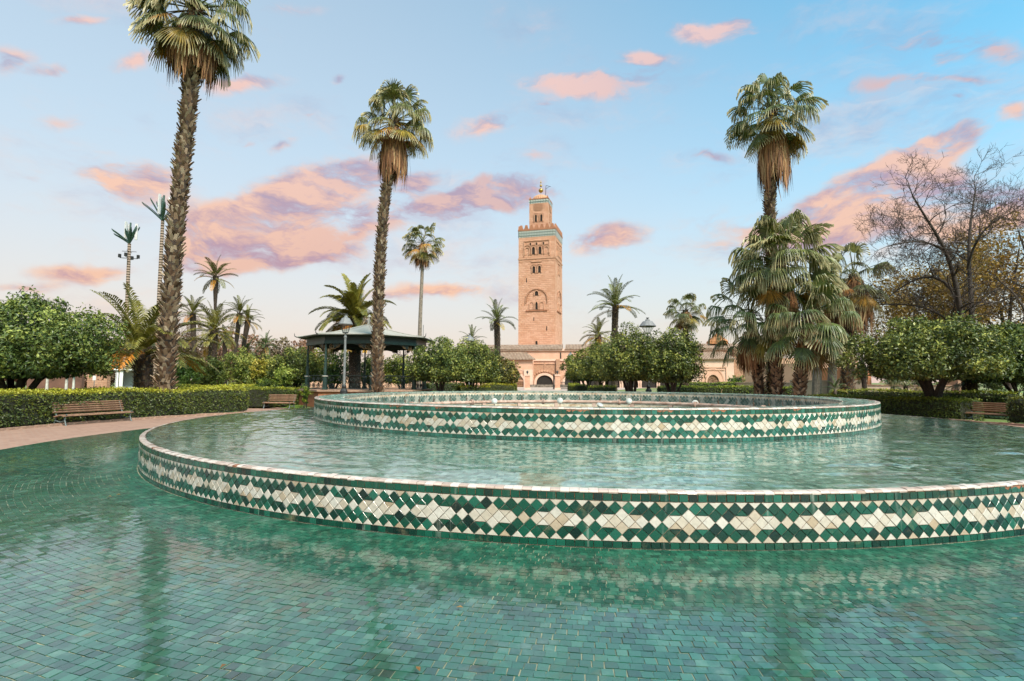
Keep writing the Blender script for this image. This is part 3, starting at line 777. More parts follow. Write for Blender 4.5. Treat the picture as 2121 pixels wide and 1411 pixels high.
def crown_mesh(name, rx, ry, rz, n_clump, per, size, mat, flat=0.35, ragged=0.20, fill=0.8, seed=0, gap=0.0):
    """dense clipped crown: clumps of leaves round a low dome, origin at the crown's middle"""
    g = np.random.default_rng(seed)
    d = unit_rows(g.normal(0, 1, (n_clump, 3)))
    d[:, 2] = np.where(d[:, 2] < -flat, -flat*g.uniform(0.4, 1.0, n_clump), d[:, 2])
    lump = 1 + ragged*np.sin(3.1*d[:, 0]*2+seed)*np.cos(2.7*d[:, 1]*2+1.3*seed)
    rad = g.uniform(0.80, 1.03, n_clump)*lump
    Cc = d*np.array([rx, ry, rz])*rad[:, None]
    cr = g.uniform(0.5, 1.0, n_clump)*min(rx, ry, rz)*0.32
    tone_c = np.clip(g.normal(0.42, 0.25, n_clump), 0, 1)
    k = np.repeat(np.arange(n_clump), per)
    dd = unit_rows(g.normal(0, 1, (len(k), 3)) + 0.75*d[k])
    P = Cc[k] + dd*cr[k][:, None]*g.uniform(0.55, 1.12, (len(k), 1))
    P[:, 2] = np.maximum(P[:, 2], -flat*rz*1.55 + g.normal(0, 0.08*rz, len(k)))
    # loose shoots standing out of the outline
    m_ = max(12, n_clump//5)
    di = unit_rows(g.normal(0, 1, (m_, 3))); di[:, 2] = np.abs(di[:, 2])*0.8
    base = di*np.array([rx, ry, rz])*1.0; kk = np.repeat(np.arange(m_), 14)
    ln = g.uniform(0, 1, len(kk))*0.22*rz*3
    Ps = base[kk] + (unit_rows(di + np.array([0, 0, .5]))[kk])*np.minimum(ln, 0.55)[:, None] + g.normal(0, 0.05, (len(kk), 3))
    # inner leaves, toned dark as painted shade inside the crown
    nf = int(len(k)*fill)
    Pi = unit_rows(g.normal(0, 1, (nf, 3)))*np.array([rx, ry, rz])*(g.uniform(0.2, 0.85, (nf, 1)))
    Pi[:, 2] = np.maximum(Pi[:, 2], -flat*rz*1.4)
    allP = np.concatenate([P, Ps, Pi]); N = np.concatenate([dd, unit_rows(Ps), unit_rows(Pi)])
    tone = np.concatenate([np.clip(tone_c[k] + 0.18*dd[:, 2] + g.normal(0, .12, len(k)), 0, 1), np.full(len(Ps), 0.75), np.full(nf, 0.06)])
    if gap > 0:
        f = np.sin(allP[:, 0]*2.1+seed)*np.sin(allP[:, 1]*1.7+2*seed)*np.sin(allP[:, 2]*2.6+seed*3)
        keep = f < 1-gap; allP, N, tone = allP[keep], N[keep], tone[keep]
    return leaf_mesh(name, allP, N, size, tone, mat)

def stems_mesh(name, height, spread, n, r0, mat, seed=0, bend=0.5, base=0.0):
    g = np.random.default_rng(seed); mb = MB()
    if base: mb.tube([(0, 0, -0.1), (0.02, 0, base*.5), (0, 0, base)], [r0*1.5, r0*1.15, r0*1.05], 9)
    for k in range(n):
        a = 2*PI*k/n + g.uniform(-.4, .4); s = spread*g.uniform(0.5, 1.1); h = height*g.uniform(0.9, 1.15)
        t_ = np.linspace(0, 1, 6)[:, None]
        p0 = np.array([0.12*math.cos(a), 0.12*math.sin(a), base*0.9 if base else -0.1])
        tip = np.array([s*math.cos(a), s*math.sin(a), h])
        P = p0*(1-t_) + tip*t_ + np.array([math.cos(a), math.sin(a), 0])*bend*0.25*s*np.sin(t_*PI)*-1 + g.normal(0, .03, (6, 3))*t_
        mb.tube(P, np.linspace(r0, r0*0.35, 6)*g.uniform(.7, 1.1), 6)
        for q in range(2):
            i0 = g.integers(2, 5); a2 = a + g.uniform(-1.2, 1.2)
            mb.tube([P[i0], P[i0] + np.array([math.cos(a2)*.35*s, math.sin(a2)*.35*s, .25*h]), P[i0] + np.array([math.cos(a2)*.7*s, math.sin(a2)*.7*s, .4*h])], [r0*.5, r0*.35, r0*.15], 5)
    return mb.mesh(name, mat)

# --- clipped orange trees
crowns = {}
def orange_tree(px, Y, wpx, ytop, ybot, label, kind='c', tint=(1, 1, 1, 1), group='clipped orange trees', depth=None, stems=5, trunk_h=0.5, zbase=-0.06, name='orange_tree', mat='orange_leaf', xtrunk=0.0):
    zt, zb = at(px, ytop, Y)[2], at(px, ybot, Y)[2]
    rx = wpx*Y/F_PX/2; rz = (zt-zb)/1.5; zc = zt - rz
    ry = depth or rx
    X = at(px, 780, Y)[0]
    root = tag(empty(name, (X, Y, zbase)), label, 'tree', group)
    big = {'a': 230, 'b': 220, 'c': 140, 'd': 80}[kind]; per = {'a': 125, 'b': 125, 'c': 90, 'd': 64}[kind]
    sz = {'a': 0.15, 'b': 0.15, 'c': 0.15, 'd': 0.19}[kind]
    key = (kind, len([1 for q in crowns if q[0] == kind]) % 3)
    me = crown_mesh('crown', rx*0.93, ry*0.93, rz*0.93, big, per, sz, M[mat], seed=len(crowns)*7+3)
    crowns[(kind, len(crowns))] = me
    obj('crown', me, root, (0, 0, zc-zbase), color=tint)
    st = stems_mesh('trunk', zc-zbase, rx*0.55, stems, 0.045*rx+0.03, M['bark'], seed=len(crowns), base=trunk_h)
    obj('trunk', st, root, (xtrunk, 0, 0))
    return root
orange_tree(30, 23.0, 350, 626, 782, 'large dark green orange tree left of the palms, behind the long hedge', 'a', (0.85, 0.95, 1, 1), depth=3.2, stems=8, trunk_h=0.35)
orange_tree(1932, 27.0, 298, 668, 785, 'broad flat-topped orange tree right of the fan palms', 'b', depth=3.0, stems=7, trunk_h=1.0)
orange_tree(2112, 29.0, 185, 678, 790, 'dark orange tree cut by the right edge of the view', 'b', (0.8, 0.92, 1, 1), depth=2.6, stems=5)
orange_tree(912, 38.0, 112, 704, 790, 'dark green orange tree just right of the bandstand', 'c', (0.9, 0.95, 1, 1), trunk_h=1.1, stems=4)
orange_tree(975, 41.0, 105, 708, 790, 'yellowish green orange tree left of the walk, second from the bandstand', 'c', (1.1, 1.08, 1, 1))
orange_tree(1036, 50.0, 76, 746, 795, 'small low orange tree in front of the mosque door', 'd', (1.1, 0.85, 0.8, 1))
orange_tree(1000, 58.0, 70, 742, 792, 'orange tree half hidden behind the row left of the walk', 'd')
orange_tree(1392, 36.0, 122, 688, 792, 'rightmost orange tree of the row right of the walk', 'c', trunk_h=0.3, stems=6)
orange_tree(1308, 37.5, 130, 688, 788, 'tallest orange tree of the row, standing behind the street lamp', 'c', (1.05, 1.02, 1, 1), trunk_h=0.3, stems=7)
orange_tree(1252, 44.0, 92, 712, 788, 'middle orange tree of the row right of the walk', 'c', (1.05, 1.05, 1, 1), trunk_h=0.3, stems=6)
orange_tree(1216, 52.0, 74, 728, 788, 'second smallest orange tree of the row right of the walk', 'd', (1.15, 1.1, 1, 1))
orange_tree(1192, 62.0, 48, 736, 788, 'farthest and smallest orange tree right of the walk', 'd', (0.9, 0.95, 1, 1))
orange_tree(612, 44.0, 108, 724, 792, 'orange tree left of the bandstand over the lawn', 'c', (1.1, 1.08, 1, 1), trunk_h=0.9, stems=4)
orange_tree(556, 52.0, 66, 742, 795, 'smaller orange tree between the yellow shrub and the lawn', 'd', (1.1, 1.05, 1, 1))
orange_tree(690, 54.0, 90, 722, 794, 'pale green tree seen through the left side of the bandstand', 'd', (1.5, 1.4, 1, 1))
orange_tree(772, 56.0, 84, 742, 794, 'green tree seen through the middle of the bandstand', 'd', (0.9, 0.95, 1, 1))
orange_tree(832, 55.0, 74, 736, 794, 'yellow green tree seen through the right side of the bandstand', 'd', (1.4, 1.3, 1, 1))

# --- shrubs
def shrub(px, Y, wpx, ytop, ybot, label, mat='shrub_leaf', tint=(1, 1, 1, 1), n=34, per=60, size=0.16, cat='shrub', group=None, gap=0.0, name='shrub'):
    zt, zb = at(px, ytop, Y)[2], max(at(px, ybot, Y)[2], 0.0)
    rx = wpx*Y/F_PX/2; rz = (zt-zb)/2
    root = tag(empty(name, (at(px, 780, Y)[0], Y, -0.06)), label, cat, group)
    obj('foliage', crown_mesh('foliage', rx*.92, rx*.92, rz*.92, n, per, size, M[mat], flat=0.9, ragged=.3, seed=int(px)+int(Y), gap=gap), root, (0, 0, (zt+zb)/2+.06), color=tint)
    obj('stems', stems_mesh('stems', (zt+zb)/2, rx*.5, 5, 0.03+0.01*rx, M['bark'], seed=int(px)), root)
    return root
shrub(503, 44, 64, 728, 800, 'yellow leaved shrub behind the hedge, between the palms and the lawn', n=60)
shrub(535, 40, 26, 745, 800, 'narrow golden shrub beside the bigger yellow one', tint=(1.1, 0.9, 0.6, 1))
shrub(590, 42, 34, 760, 800, 'small pale green shrub under the orange tree by the lawn', tint=(.85, 1, .9, 1))
shrub(382, 40, 60, 740, 806, 'loose green shrub just right of the tallest palm', tint=(.5, .65, .6, 1))
shrub(418, 44, 36, 748, 806, 'dark green shrub between two lighter ones', 'orange_leaf', n=30)
shrub(440, 42, 46, 742, 806, 'olive shrub in front of the date palms', tint=(.45, .5, .45, 1))
shrub(548, 37, 36, 786, 815, 'round clipped bush behind the second hedge', 'hedge_leaf', tint=(.7, .9, .8, 1), size=.08, per=110)
shrub(1526, 75, 34, 779, 800, 'round clipped bush beside the low pale wall', 'hedge_leaf', tint=(.6, .9, .8, 1), size=.12, per=90)
shrub(634, 34.6, 12, 800, 840, 'little bush at the corner of the brick plinth', 'hedge_leaf', tint=(.8, 1, .8, 1), size=.07)

# --- dry scrub and trees that close the view
FARL = ['brown scrub just right of the tallest palm trunk', 'brown scrub behind the stout shaggy date palm', 'brown scrub behind the leaning pair of date palms', 'brown scrub right of the leaning pair of date palms', 'brown scrub left of the bandstand roof', 'brown scrub nearest the bandstand on its left',
        'brown scrub between the young date palm and the tallest palm', 'brown scrub at the foot of the shorter phone mast', 'brown scrub behind the small bright brick wall', 'brown scrub behind the yellow topped sapling', 'brown scrub under the left part of the large orange tree', 'brown scrub at the extreme left edge']
BUSHL = ['olive bush left of the broad orange tree trunk', 'olive bush right behind the small blue green fan palm', 'olive bush at the far right edge', 'olive bush behind the gap between the two right hedges', 'olive bush behind the dark trunks of the broad orange tree']
far = [(372, 95, 70, 690, 800), (430, 100, 80, 705, 800), (480, 98, 90, 700, 800), (528, 105, 70, 712, 800), (575, 100, 60, 708, 800), (622, 110, 60, 712, 800),
       (330, 90, 70, 700, 800), (262, 92, 60, 705, 800), (205, 95, 70, 735, 800), (150, 92, 60, 740, 800), (90, 95, 70, 735, 800), (30, 95, 70, 735, 800)]
for k, (px, Y, wp, y0, y1) in enumerate(far):
    shrub(px, Y, wp*1.3, y0-6, y1, FARL[k], 'far_leaf', ((1.05, .95, .95, 1), (.9, .95, .85, 1), (1.2, .9, .85, 1))[k % 3], 46, 60, .5, 'shrub', 'far scrub on the left', 0.2, 'far_scrub')
for k, (px, Y, wp, y0, y1) in enumerate([(1850, 70, 60, 752, 806), (1905, 75, 70, 758, 806), (2100, 60, 80, 765, 806), (2050, 66, 60, 762, 806), (1985, 72, 60, 762, 806)]):
    shrub(px, Y, wp*1.1, y0, y1, BUSHL[k], 'hedge_leaf', (.75, .8, .9, 1), 30, 60, .2, 'shrub', 'bushes beyond the right orange trees', 0.1, 'garden_bush')

# --- hedges
def hedge(pts, width, height, label, size=0.075, dens=520, tint=(1, 1, 1, 1), yellow=0.5, group='clipped garden hedges', z0=-0.05, wob=0.05):
    P = np.asarray(pts, float); P = np.column_stack([P, np.zeros(len(P))])
    seg = np.linalg.norm(np.diff(P, axis=0), axis=1); s = np.concatenate([[0], np.cumsum(seg)]); Lt = s[-1]
    n = max(3, int(Lt/0.5)+1); q = np.linspace(0, Lt, n)
    C_ = np.stack([np.interp(q, s, P[:, k]) for k in range(3)], 1)
    tn = unit_rows(np.gradient(C_, axis=0)); nr = np.stack([-tn[:, 1], tn[:, 0], np.zeros(n)], 1)
    root = tag(empty('hedge', C_[n//2]*np.array([1, 1, 0]) + np.array([0, 0, z0])), label, 'hedge', group)
    o0 = np.array(root.location)
    prof = [(-.5, 0.12), (-.5, .86), (-.42, .97), (-.2, 1.0), (.2, 1.0), (.42, .97), (.5, .86), (.5, 0.12)]
    V = np.concatenate([C_ + nr*(u*(width-.12)) + np.array([0, 0, 1])*(v*(height-.07)) for u, v in prof]) - np.array([o0[0], o0[1], 0])
    m_ = len(prof); i, j = np.meshgrid(np.arange(m_-1), np.arange(n-1), indexing='ij'); i, j = i.ravel(), j.ravel()
    Q = np.stack([i*n+j, i*n+j+1, (i+1)*n+j+1, (i+1)*n+j], 1)
    ends = [[k*n for k in range(m_)], [k*n+n-1 for k in range(m_)][::-1]]
    core = np_mesh('branches', V, [Q] + [np.array([e]) for e in ends], M['hedge_core'])
    obj('branches', core, root)
    # leaves over the shell
    area = Lt*(2*height + width) + 2*width*height
    N_ = int(area*dens)
    u = rng.uniform(0, Lt, N_); per = rng.uniform(0, 2*height+width, N_)
    endm = rng.uniform(0, 1, N_) < 2*width*height/area
    sd = np.where(per < height, -.5, np.where(per < height+width, (per-height)/width-.5, .5))
    zz = np.where(per < height, per/height, np.where(per < height+width, 1.0, (per-height-width)/height))
    sd = np.where(endm, rng.uniform(-.5, .5, N_), sd); zz = np.where(endm, rng.uniform(0, 1, N_), zz); u = np.where(endm, np.where(rng.uniform(0, 1, N_) < .5, 0, Lt), u)
    corner = np.where((np.abs(sd) > .4) & (zz > .88), .93, 1.0)
    Cp = np.stack([np.interp(u, q, C_[:, k]) for k in range(3)], 1); Np = unit_rows(np.stack([np.interp(u, q, nr[:, k]) for k in range(3)], 1)); Tp = np.stack([Np[:, 1], -Np[:, 0], np.zeros(N_)], 1)
    lump = 1 + wob*np.sin(u*2.3+zz*4)*np.sin(u*.9+2)
    pos_ = Cp + Np*(sd*width*lump*corner)[:, None] + np.array([0, 0, 1])*((zz*height*(1+.035*np.sin(u*1.3)))*np.where(zz > .99, lump**.5, 1))[:, None]
    nrm = Np*np.where(zz > .99, 0.0, np.sign(sd))[:, None] + np.array([0, 0, 1])*np.where(zz > .99, 1.0, 0.15)[:, None] + Tp*np.where(endm, np.where(u < 1, 1.0, -1.0), 0)[:, None]
    pos_ += unit_rows(nrm)*np.clip(rng.normal(-.01, .04, N_), -.1, .10)[:, None]
    keep = (zz > 0.16) | (rng.uniform(0, 1, N_) < 0.35)
    f = np.sin(u*3.7+zz*9)*np.sin(u*5.9-zz*5+1) ; keep &= (f < .86) | (zz > .95)
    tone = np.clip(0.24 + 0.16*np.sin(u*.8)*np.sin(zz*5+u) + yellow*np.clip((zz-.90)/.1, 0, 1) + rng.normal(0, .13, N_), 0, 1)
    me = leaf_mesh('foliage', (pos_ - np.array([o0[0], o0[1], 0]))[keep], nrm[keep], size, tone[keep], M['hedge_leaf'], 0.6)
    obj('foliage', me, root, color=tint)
    return root
M['hedge_core'] = plain('hedge_twigs', (0.035, 0.036, 0.014), 0.9, 0.5, 14.0, bumpd=0.05)
arc = lambda r, a0, a1, n=24: [(CX+r*math.sin(R(a)), CY-r*math.cos(R(a))) for a in np.linspace(a0, a1, n)]
hedge(arc(21.55, -78, -124.3, 40), 2.3, 1.34, 'long tall clipped hedge behind the left bench', 0.075, 560, yellow=.75)
hedge([at(522, 800, 33.8)[:2], at(560, 800, 36.0)[:2], at(594, 800, 38.5)[:2]], 2.0, 1.28, 'short hedge behind the small bench left of the bandstand', 0.08, 420, (0.95, 1, .9, 1), .5)
hedge([at(70, 800, 38)[:2], at(150, 800, 38)[:2], at(300, 800, 40)[:2]], 1.6, 1.05, 'yellow green hedge further back, behind the limewashed saplings', 0.09, 330, (1.1, 1.05, .9, 1), .6)
hedge([at(330, 800, 32)[:2], at(480, 800, 36)[:2], at(530, 800, 40)[:2]], 2.6, 1.42, 'broad hedge behind the palm trunks, its sunlit top showing', 0.08, 300, (1.05, 1.05, .9, 1), .6)
hedge(arc(21.5, 111.5, 132, 24), 1.9, 1.04, 'dark clipped hedge right of the fountain', 0.075, 560, (.95, 1.05, .95, 1), .35)
hedge(arc(21.7, 86, 106.2, 24), 2.2, 1.22, 'brownish hedge at the right edge behind the half hidden bench', 0.075, 500, (.85, .8, .75, 1), .4)
hedge(arc(25.5, 112, 132, 24), 1.2, 1.36, 'lighter hedge between the pale wall and the dark one on the right', 0.08, 380, (.95, 1.05, 1, 1), .5)
hedge(arc(25.5, 95, 110, 20), 1.2, 1.3, 'hedge in the shade behind the rightmost orange tree', 0.08, 300, (.95, 1.05, 1, 1), .5)
hedge([at(1365, 800, 43)[:2], at(1500, 800, 43)[:2], at(1640, 800, 42)[:2]], 1.1, 1.46, 'bright green hedge in front of the mosque wing', 0.085, 380, (.95, 1.1, .9, 1), .45)
hedge([at(1400, 800, 60)[:2], at(1530, 800, 60)[:2]], 1.2, 1.74, 'second row of hedge before the mosque wing', 0.11, 250, (.8, 1.0, .8, 1), .4)
hedge([at(950, 800, 40)[:2], at(1012, 800, 41)[:2]], 0.9, 1.42, 'low yellow green hedge under the trees left of the walk', 0.08, 380, (1.05, 1.05, .8, 1), .5)
hedge([at(1005, 800, 46)[:2], at(1052, 800, 49)[:2], at(1060, 800, 60)[:2]], 1.1, 1.56, 'golden hedge bordering the left side of the walk', 0.085, 350, (1.2, 1.1, .8, 1), .5)
hedge([at(1186, 800, 62)[:2], at(1190, 800, 50)[:2], at(1206, 800, 47)[:2]], 1.0, 1.52, 'hedge bordering the right side of the walk', 0.085, 350, (1.0, 1.05, .8, 1), .5)
hedge([at(1222, 800, 42)[:2], at(1272, 800, 41)[:2]], 0.9, 1.44, 'low hedge under the trees right of the walk', 0.08, 380, (1.0, 1.08, .8, 1), .5)
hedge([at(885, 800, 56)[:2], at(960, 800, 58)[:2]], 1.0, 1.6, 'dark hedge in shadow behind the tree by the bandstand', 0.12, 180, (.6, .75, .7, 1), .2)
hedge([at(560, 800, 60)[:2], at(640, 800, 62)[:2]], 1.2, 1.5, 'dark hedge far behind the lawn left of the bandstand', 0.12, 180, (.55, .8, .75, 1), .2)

# ------------------------------------------------------------------ palms
def fan_frond(pitch, seed, lp=1.0, lb=1.05, nseg=26, droop=1.0, span=118, close=1.0):
    """fan leaf heading +x: stalk, pleated blade, split hanging tips; built against gravity for its pitch"""
    g = np.random.default_rng(seed); V, Q, tip = [], [], []; n = 0
    ca, sa = math.cos(pitch), math.sin(pitch)
    # stalk: sags a little
    ts = np.linspace(0, 1, 6)
    sag = 0.16*lp*max(0.1, ca)
    st = np.stack([ts*lp*ca, g.normal(0, .01, 6)*0, ts*lp*sa - sag*ts**2], 1)
    hv = np.array([0, 1, 0.0]); w0 = np.linspace(0.045, 0.018, 6)
    for i in range(6):
        V += [st[i]-hv*w0[i], st[i]+hv*w0[i], st[i]+np.array([0, 0, -w0[i]*.8])]; tip += [0.25]*3
    for i in range(5):
        a, b_ = 3*i, 3*i+3
        Q += [(a, a+1, b_+1, b_), (a+1, a+2, b_+2, b_+1), (a+2, a, b_, b_+2)]
    n = 18
    ang_end = math.atan2(st[-1][2]-st[-2][2], st[-1][0]-st[-2][0])
    e1 = np.array([math.cos(ang_end), 0, math.sin(ang_end)]); e3 = np.array([-math.sin(ang_end), 0, math.cos(ang_end)]); e2 = np.array([0, 1.0, 0])
    hub = st[-1]
    # ribs of the blade
    am = R(span)*close
    for k in range(nseg):
        for sgn in (0,):
            f0, f1 = (k/nseg)*2-1, ((k+1)/nseg)*2-1
            fm = (f0+f1)/2
            L = lb*(1 - 0.28*abs(fm)**2)*g.uniform(.92, 1.06)
            split = g.uniform(.44, .58)
            row = []
            for r_, wd in ((0.03, 1.0), (0.30, 1.0), (split, 1.0), ((split+1)/2+.04, .48), (1.14, .06)):
                for sgn2, ff in ((-1, f0), (0, fm), (1, f1)):
                    ff2 = fm + (ff-fm)*wd
                    a = ff2*am
                    rr = r_*L
                    cup = -0.20*lb*(abs(ff2)**1.6)*r_ + (0.022*lb*r_ if sgn2 == 0 else 0)      # folded like a shallow V, pleated
                    p = hub + e1*rr*math.cos(a) + e2*rr*math.sin(a) + e3*(cup - 0.10*r_**2*lb)
                    if r_ > split-.01:                                    # tips hang
                        x_ = (r_-split)/(1.14-split)
                        dr = droop*0.50*lb*x_**1.45*g.uniform(.7, 1.35)
                        out = hub + e1*rr*math.cos(a)*(1-.22*droop*x_) + e2*rr*math.sin(a)*(1-.22*droop*x_) + e3*(cup-.1*r_**2*lb)
                        p = out + np.array([0, 0, -dr])
                    row.append(p); tip.append(max(0.0, (r_-.42)/.62))
            V += row
            for q in range(4):
                a, b_ = n+3*q, n+3*q+3
                Q += [(a, a+1, b_+1, b_), (a+1, a+2, b_+2, b_+1)]
            n += 15
    return np_mesh('frond', np.array(V), [np.array(Q)], M['frond'], attrs={'tip': tip})
FAN = {}
for pc in (82, 65, 48, 30, 12, -8, -30, -52, -70):
    FAN[pc] = [fan_frond(R(pc), 11*abs(pc)+v, lp=(1.2, 1.45, 1.3)[v], lb=(.86, .78, .93)[v], droop=(1.0, 1.3, .55)[v]*(1 if pc > -20 else .5), close=(1.0, .85, .7)[v]) for v in range(3)]

def feather_frond(pitch, seed, npair=30, arch=1.0, stiff=0.0):
    """feather leaf of length 1 heading +x, arching under its weight"""
    g = np.random.default_rng(seed); V, Q, tip = [], [], []
    m_ = 12; P = [np.zeros(3)]; a = pitch
    for k in range(m_):
        P.append(P[-1] + np.array([math.cos(a), 0, math.sin(a)])/m_)
        a -= arch*(0.035 + 0.10*(k/m_)**1.2)*max(.25, math.cos(a)+.25)
    P = np.array(P); tn = unit_rows(np.gradient(P, axis=0)); s = np.linspace(0, 1, m_+1)
    up = np.stack([-tn[:, 2], np.zeros(m_+1), tn[:, 0]], 1)
    w0 = np.linspace(.016, .003, m_+1)
    for i in range(m_+1):
        V += [P[i]+np.array([0, -w0[i], 0]), P[i]+np.array([0, w0[i], 0]), P[i]-up[i]*w0[i]]; tip += [.35]*3
    for i in range(m_):
        q, b_ = 3*i, 3*i+3
        Q += [(q, q+1, b_+1, b_), (q+1, q+2, b_+2, b_+1), (q+2, q, b_, b_+2)]
    n = len(V)
    for k in range(npair):
        f = 0.14 + 0.86*(k+.5)/npair
        p = np.array([np.interp(f, s, P[:, c]) for c in range(3)]); t_ = np.array([np.interp(f, s, tn[:, c]) for c in range(3)]); u_ = np.array([np.interp(f, s, up[:, c]) for c in range(3)])
        ll = 0.20*math.sin(PI*min(1, f*.80+.14))**.7*g.uniform(.85, 1.1)
        for sd in (-1, 1):
            dv = t_*g.uniform(.55, .8) + np.array([0, sd, 0])*g.uniform(.7, .9) + u_*(0.35-.1*f) ; dv /= np.linalg.norm(dv)
            wv = np.cross(dv, u_); wv /= np.linalg.norm(wv); wd = .0105
            mid = p + dv*ll*.55; end = p + dv*ll*(.98) + np.array([0, 0, -.30*ll*(1-stiff)])
            V += [p-wv*wd*.5, p+wv*wd*.5, mid+wv*wd, mid-wv*wd, end]; tip += [.2, .2, .35, .35, .75]
            Q += [(n, n+1, n+2, n+3), (n+3, n+2, n+4, n+4)]
            n += 5
    Q4 = np.array([q for q in Q if len(set(q)) == 4]); T3 = np.array([q[:3] for q in Q if len(set(q)) == 3])
    return np_mesh('frond', np.array(V), [Q4, T3], M['frond'], attrs={'tip': tip})
FEA = {pc: [feather_frond(R(pc), 31*abs(pc)+v, arch=(1.0, 1.3)[v]) for v in range(2)] for pc in (84, 68, 50, 32, 14, -6, -28)}
FEAC = {pc: [feather_frond(R(pc), 77*abs(pc)+v, npair=52, arch=(1.25, 1.5)[v]) for v in range(2)] for pc in (84, 68, 50, 32, 14, -6, -28)}

def spline(pts, n):
    pts = np.asarray(pts, float); s = np.concatenate([[0], np.cumsum(np.linalg.norm(np.diff(pts, axis=0), axis=1))])
    q = np.linspace(0, s[-1], n); out = np.stack([np.interp(q, s, pts[:, k]) for k in range(3)], 1)
    for _ in range(6): out[1:-1] = (out[:-2] + 2*out[1:-1] + out[2:])/4
    return out, q

def palm_trunk(name, pts, rad, stub=0.13, dens=34, seed=0, sides=12, mat=None, up=0.9):
    """trunk following pts (local), set all round with the stubs of old leaf stalks"""
    g = np.random.default_rng(seed)
    P, q = spline(pts, 24)
    rr = np.interp(np.linspace(0, 1, 24), np.linspace(0, 1, len(rad)), rad)
    core = MB().tube(P, rr, sides).mesh(name, mat or M['palm_core'])
    stubs = None
    if stub:
        L = q[-1]; N_ = int(L*2*PI*np.mean(rr)*dens)
        s = np.sort(g.uniform(0, L, N_)); a = (np.arange(N_)*2.39996 + g.normal(0, .25, N_))
        c = np.stack([np.interp(s, q, P[:, k]) for k in range(3)], 1); r_ = np.interp(s, q, rr)
        o_ = np.stack([np.cos(a), np.sin(a), np.zeros(N_)], 1); tg = np.stack([-np.sin(a), np.cos(a), np.zeros(N_)], 1)
        ln = stub*g.uniform(.8, 1.7, N_); wd = stub*g.uniform(.6, 1.0, N_)
        upv = np.array([0, 0, 1.0]); lean = g.normal(0, .35, (N_, 1))
        b0 = c + o_*(r_-.03)[:, None]
        d_ = unit_rows(o_*g.uniform(.25, .8, (N_, 1)) + upv*up + tg*lean)
        th_ = (stub*.28)
        A = b0 - tg*wd[:, None]*.5; B = b0 + tg*wd[:, None]*.5; Cc = b0 + upv*th_*1.6
        e = b0 + d_*ln[:, None] + o_*.03
        E1 = e - tg*wd[:, None]*.28; E2 = e + tg*wd[:, None]*.28; E3 = e + (-upv*.5 + o_*.5)*th_*.4
        V = np.stack([A, B, Cc, E1, E2], 1).reshape(-1, 3)
        base = (np.arange(N_)*5)[:, None]
        Qs = base + np.array([0, 1, 4, 3]); T1 = base + np.array([0, 3, 2]); T2 = base + np.array([1, 2, 4]); T3 = base + np.array([3, 4, 2])
        stubs = MB().add(V, Qs, np.concatenate([T1, T2, T3])).mesh('leaf_stubs', M['boots'])
    return core, stubs

def skirt_mesh(r0, r1, h, n, seed, flare=0.25):
    """thatch of dead leaves hanging round the top of the trunk; origin at its upper rim"""
    g = np.random.default_rng(seed)
    a = g.uniform(0, 2*PI, n); z0 = -g.uniform(0, .55, n)*h; ln = h*g.uniform(.28, .6, n)
    rs = r0 + (r1-r0)*np.sin(np.clip(-z0/h, 0, 1)*PI*.9) + g.normal(0, .05, n)
    o_ = np.stack([np.cos(a), np.sin(a), np.zeros(n)], 1); tg = np.stack([-np.sin(a), np.cos(a), np.zeros(n)], 1)
    top = o_*rs[:, None] + np.array([0, 0, 1])*z0[:, None]
    clump = np.sin(a*5+seed)*.5+.5
    e = top + np.array([0, 0, -1])*(ln*(.7+.5*clump))[:, None] + o_*(g.normal(-.02, .10, n)*1)[:, None] + tg*g.normal(0, .12, (n, 1))
    mid = (top+e)/2 + o_*(flare*.25*g.uniform(0, 1, n))[:, None]
    wd = g.uniform(.02, .055, n)[:, None]
    V = np.stack([top-tg*wd*.6, top+tg*wd*.6, mid+tg*wd, mid-tg*wd, e+tg*wd*.15, e-tg*wd*.15], 1).reshape(-1, 3)
    b_ = (np.arange(n)*6)[:, None]
    return np_mesh('dead_leaf_skirt', V, [np.concatenate([b_+np.array([0, 1, 2, 3]), b_+np.array([3, 2, 4, 5])])], M['skirt'])

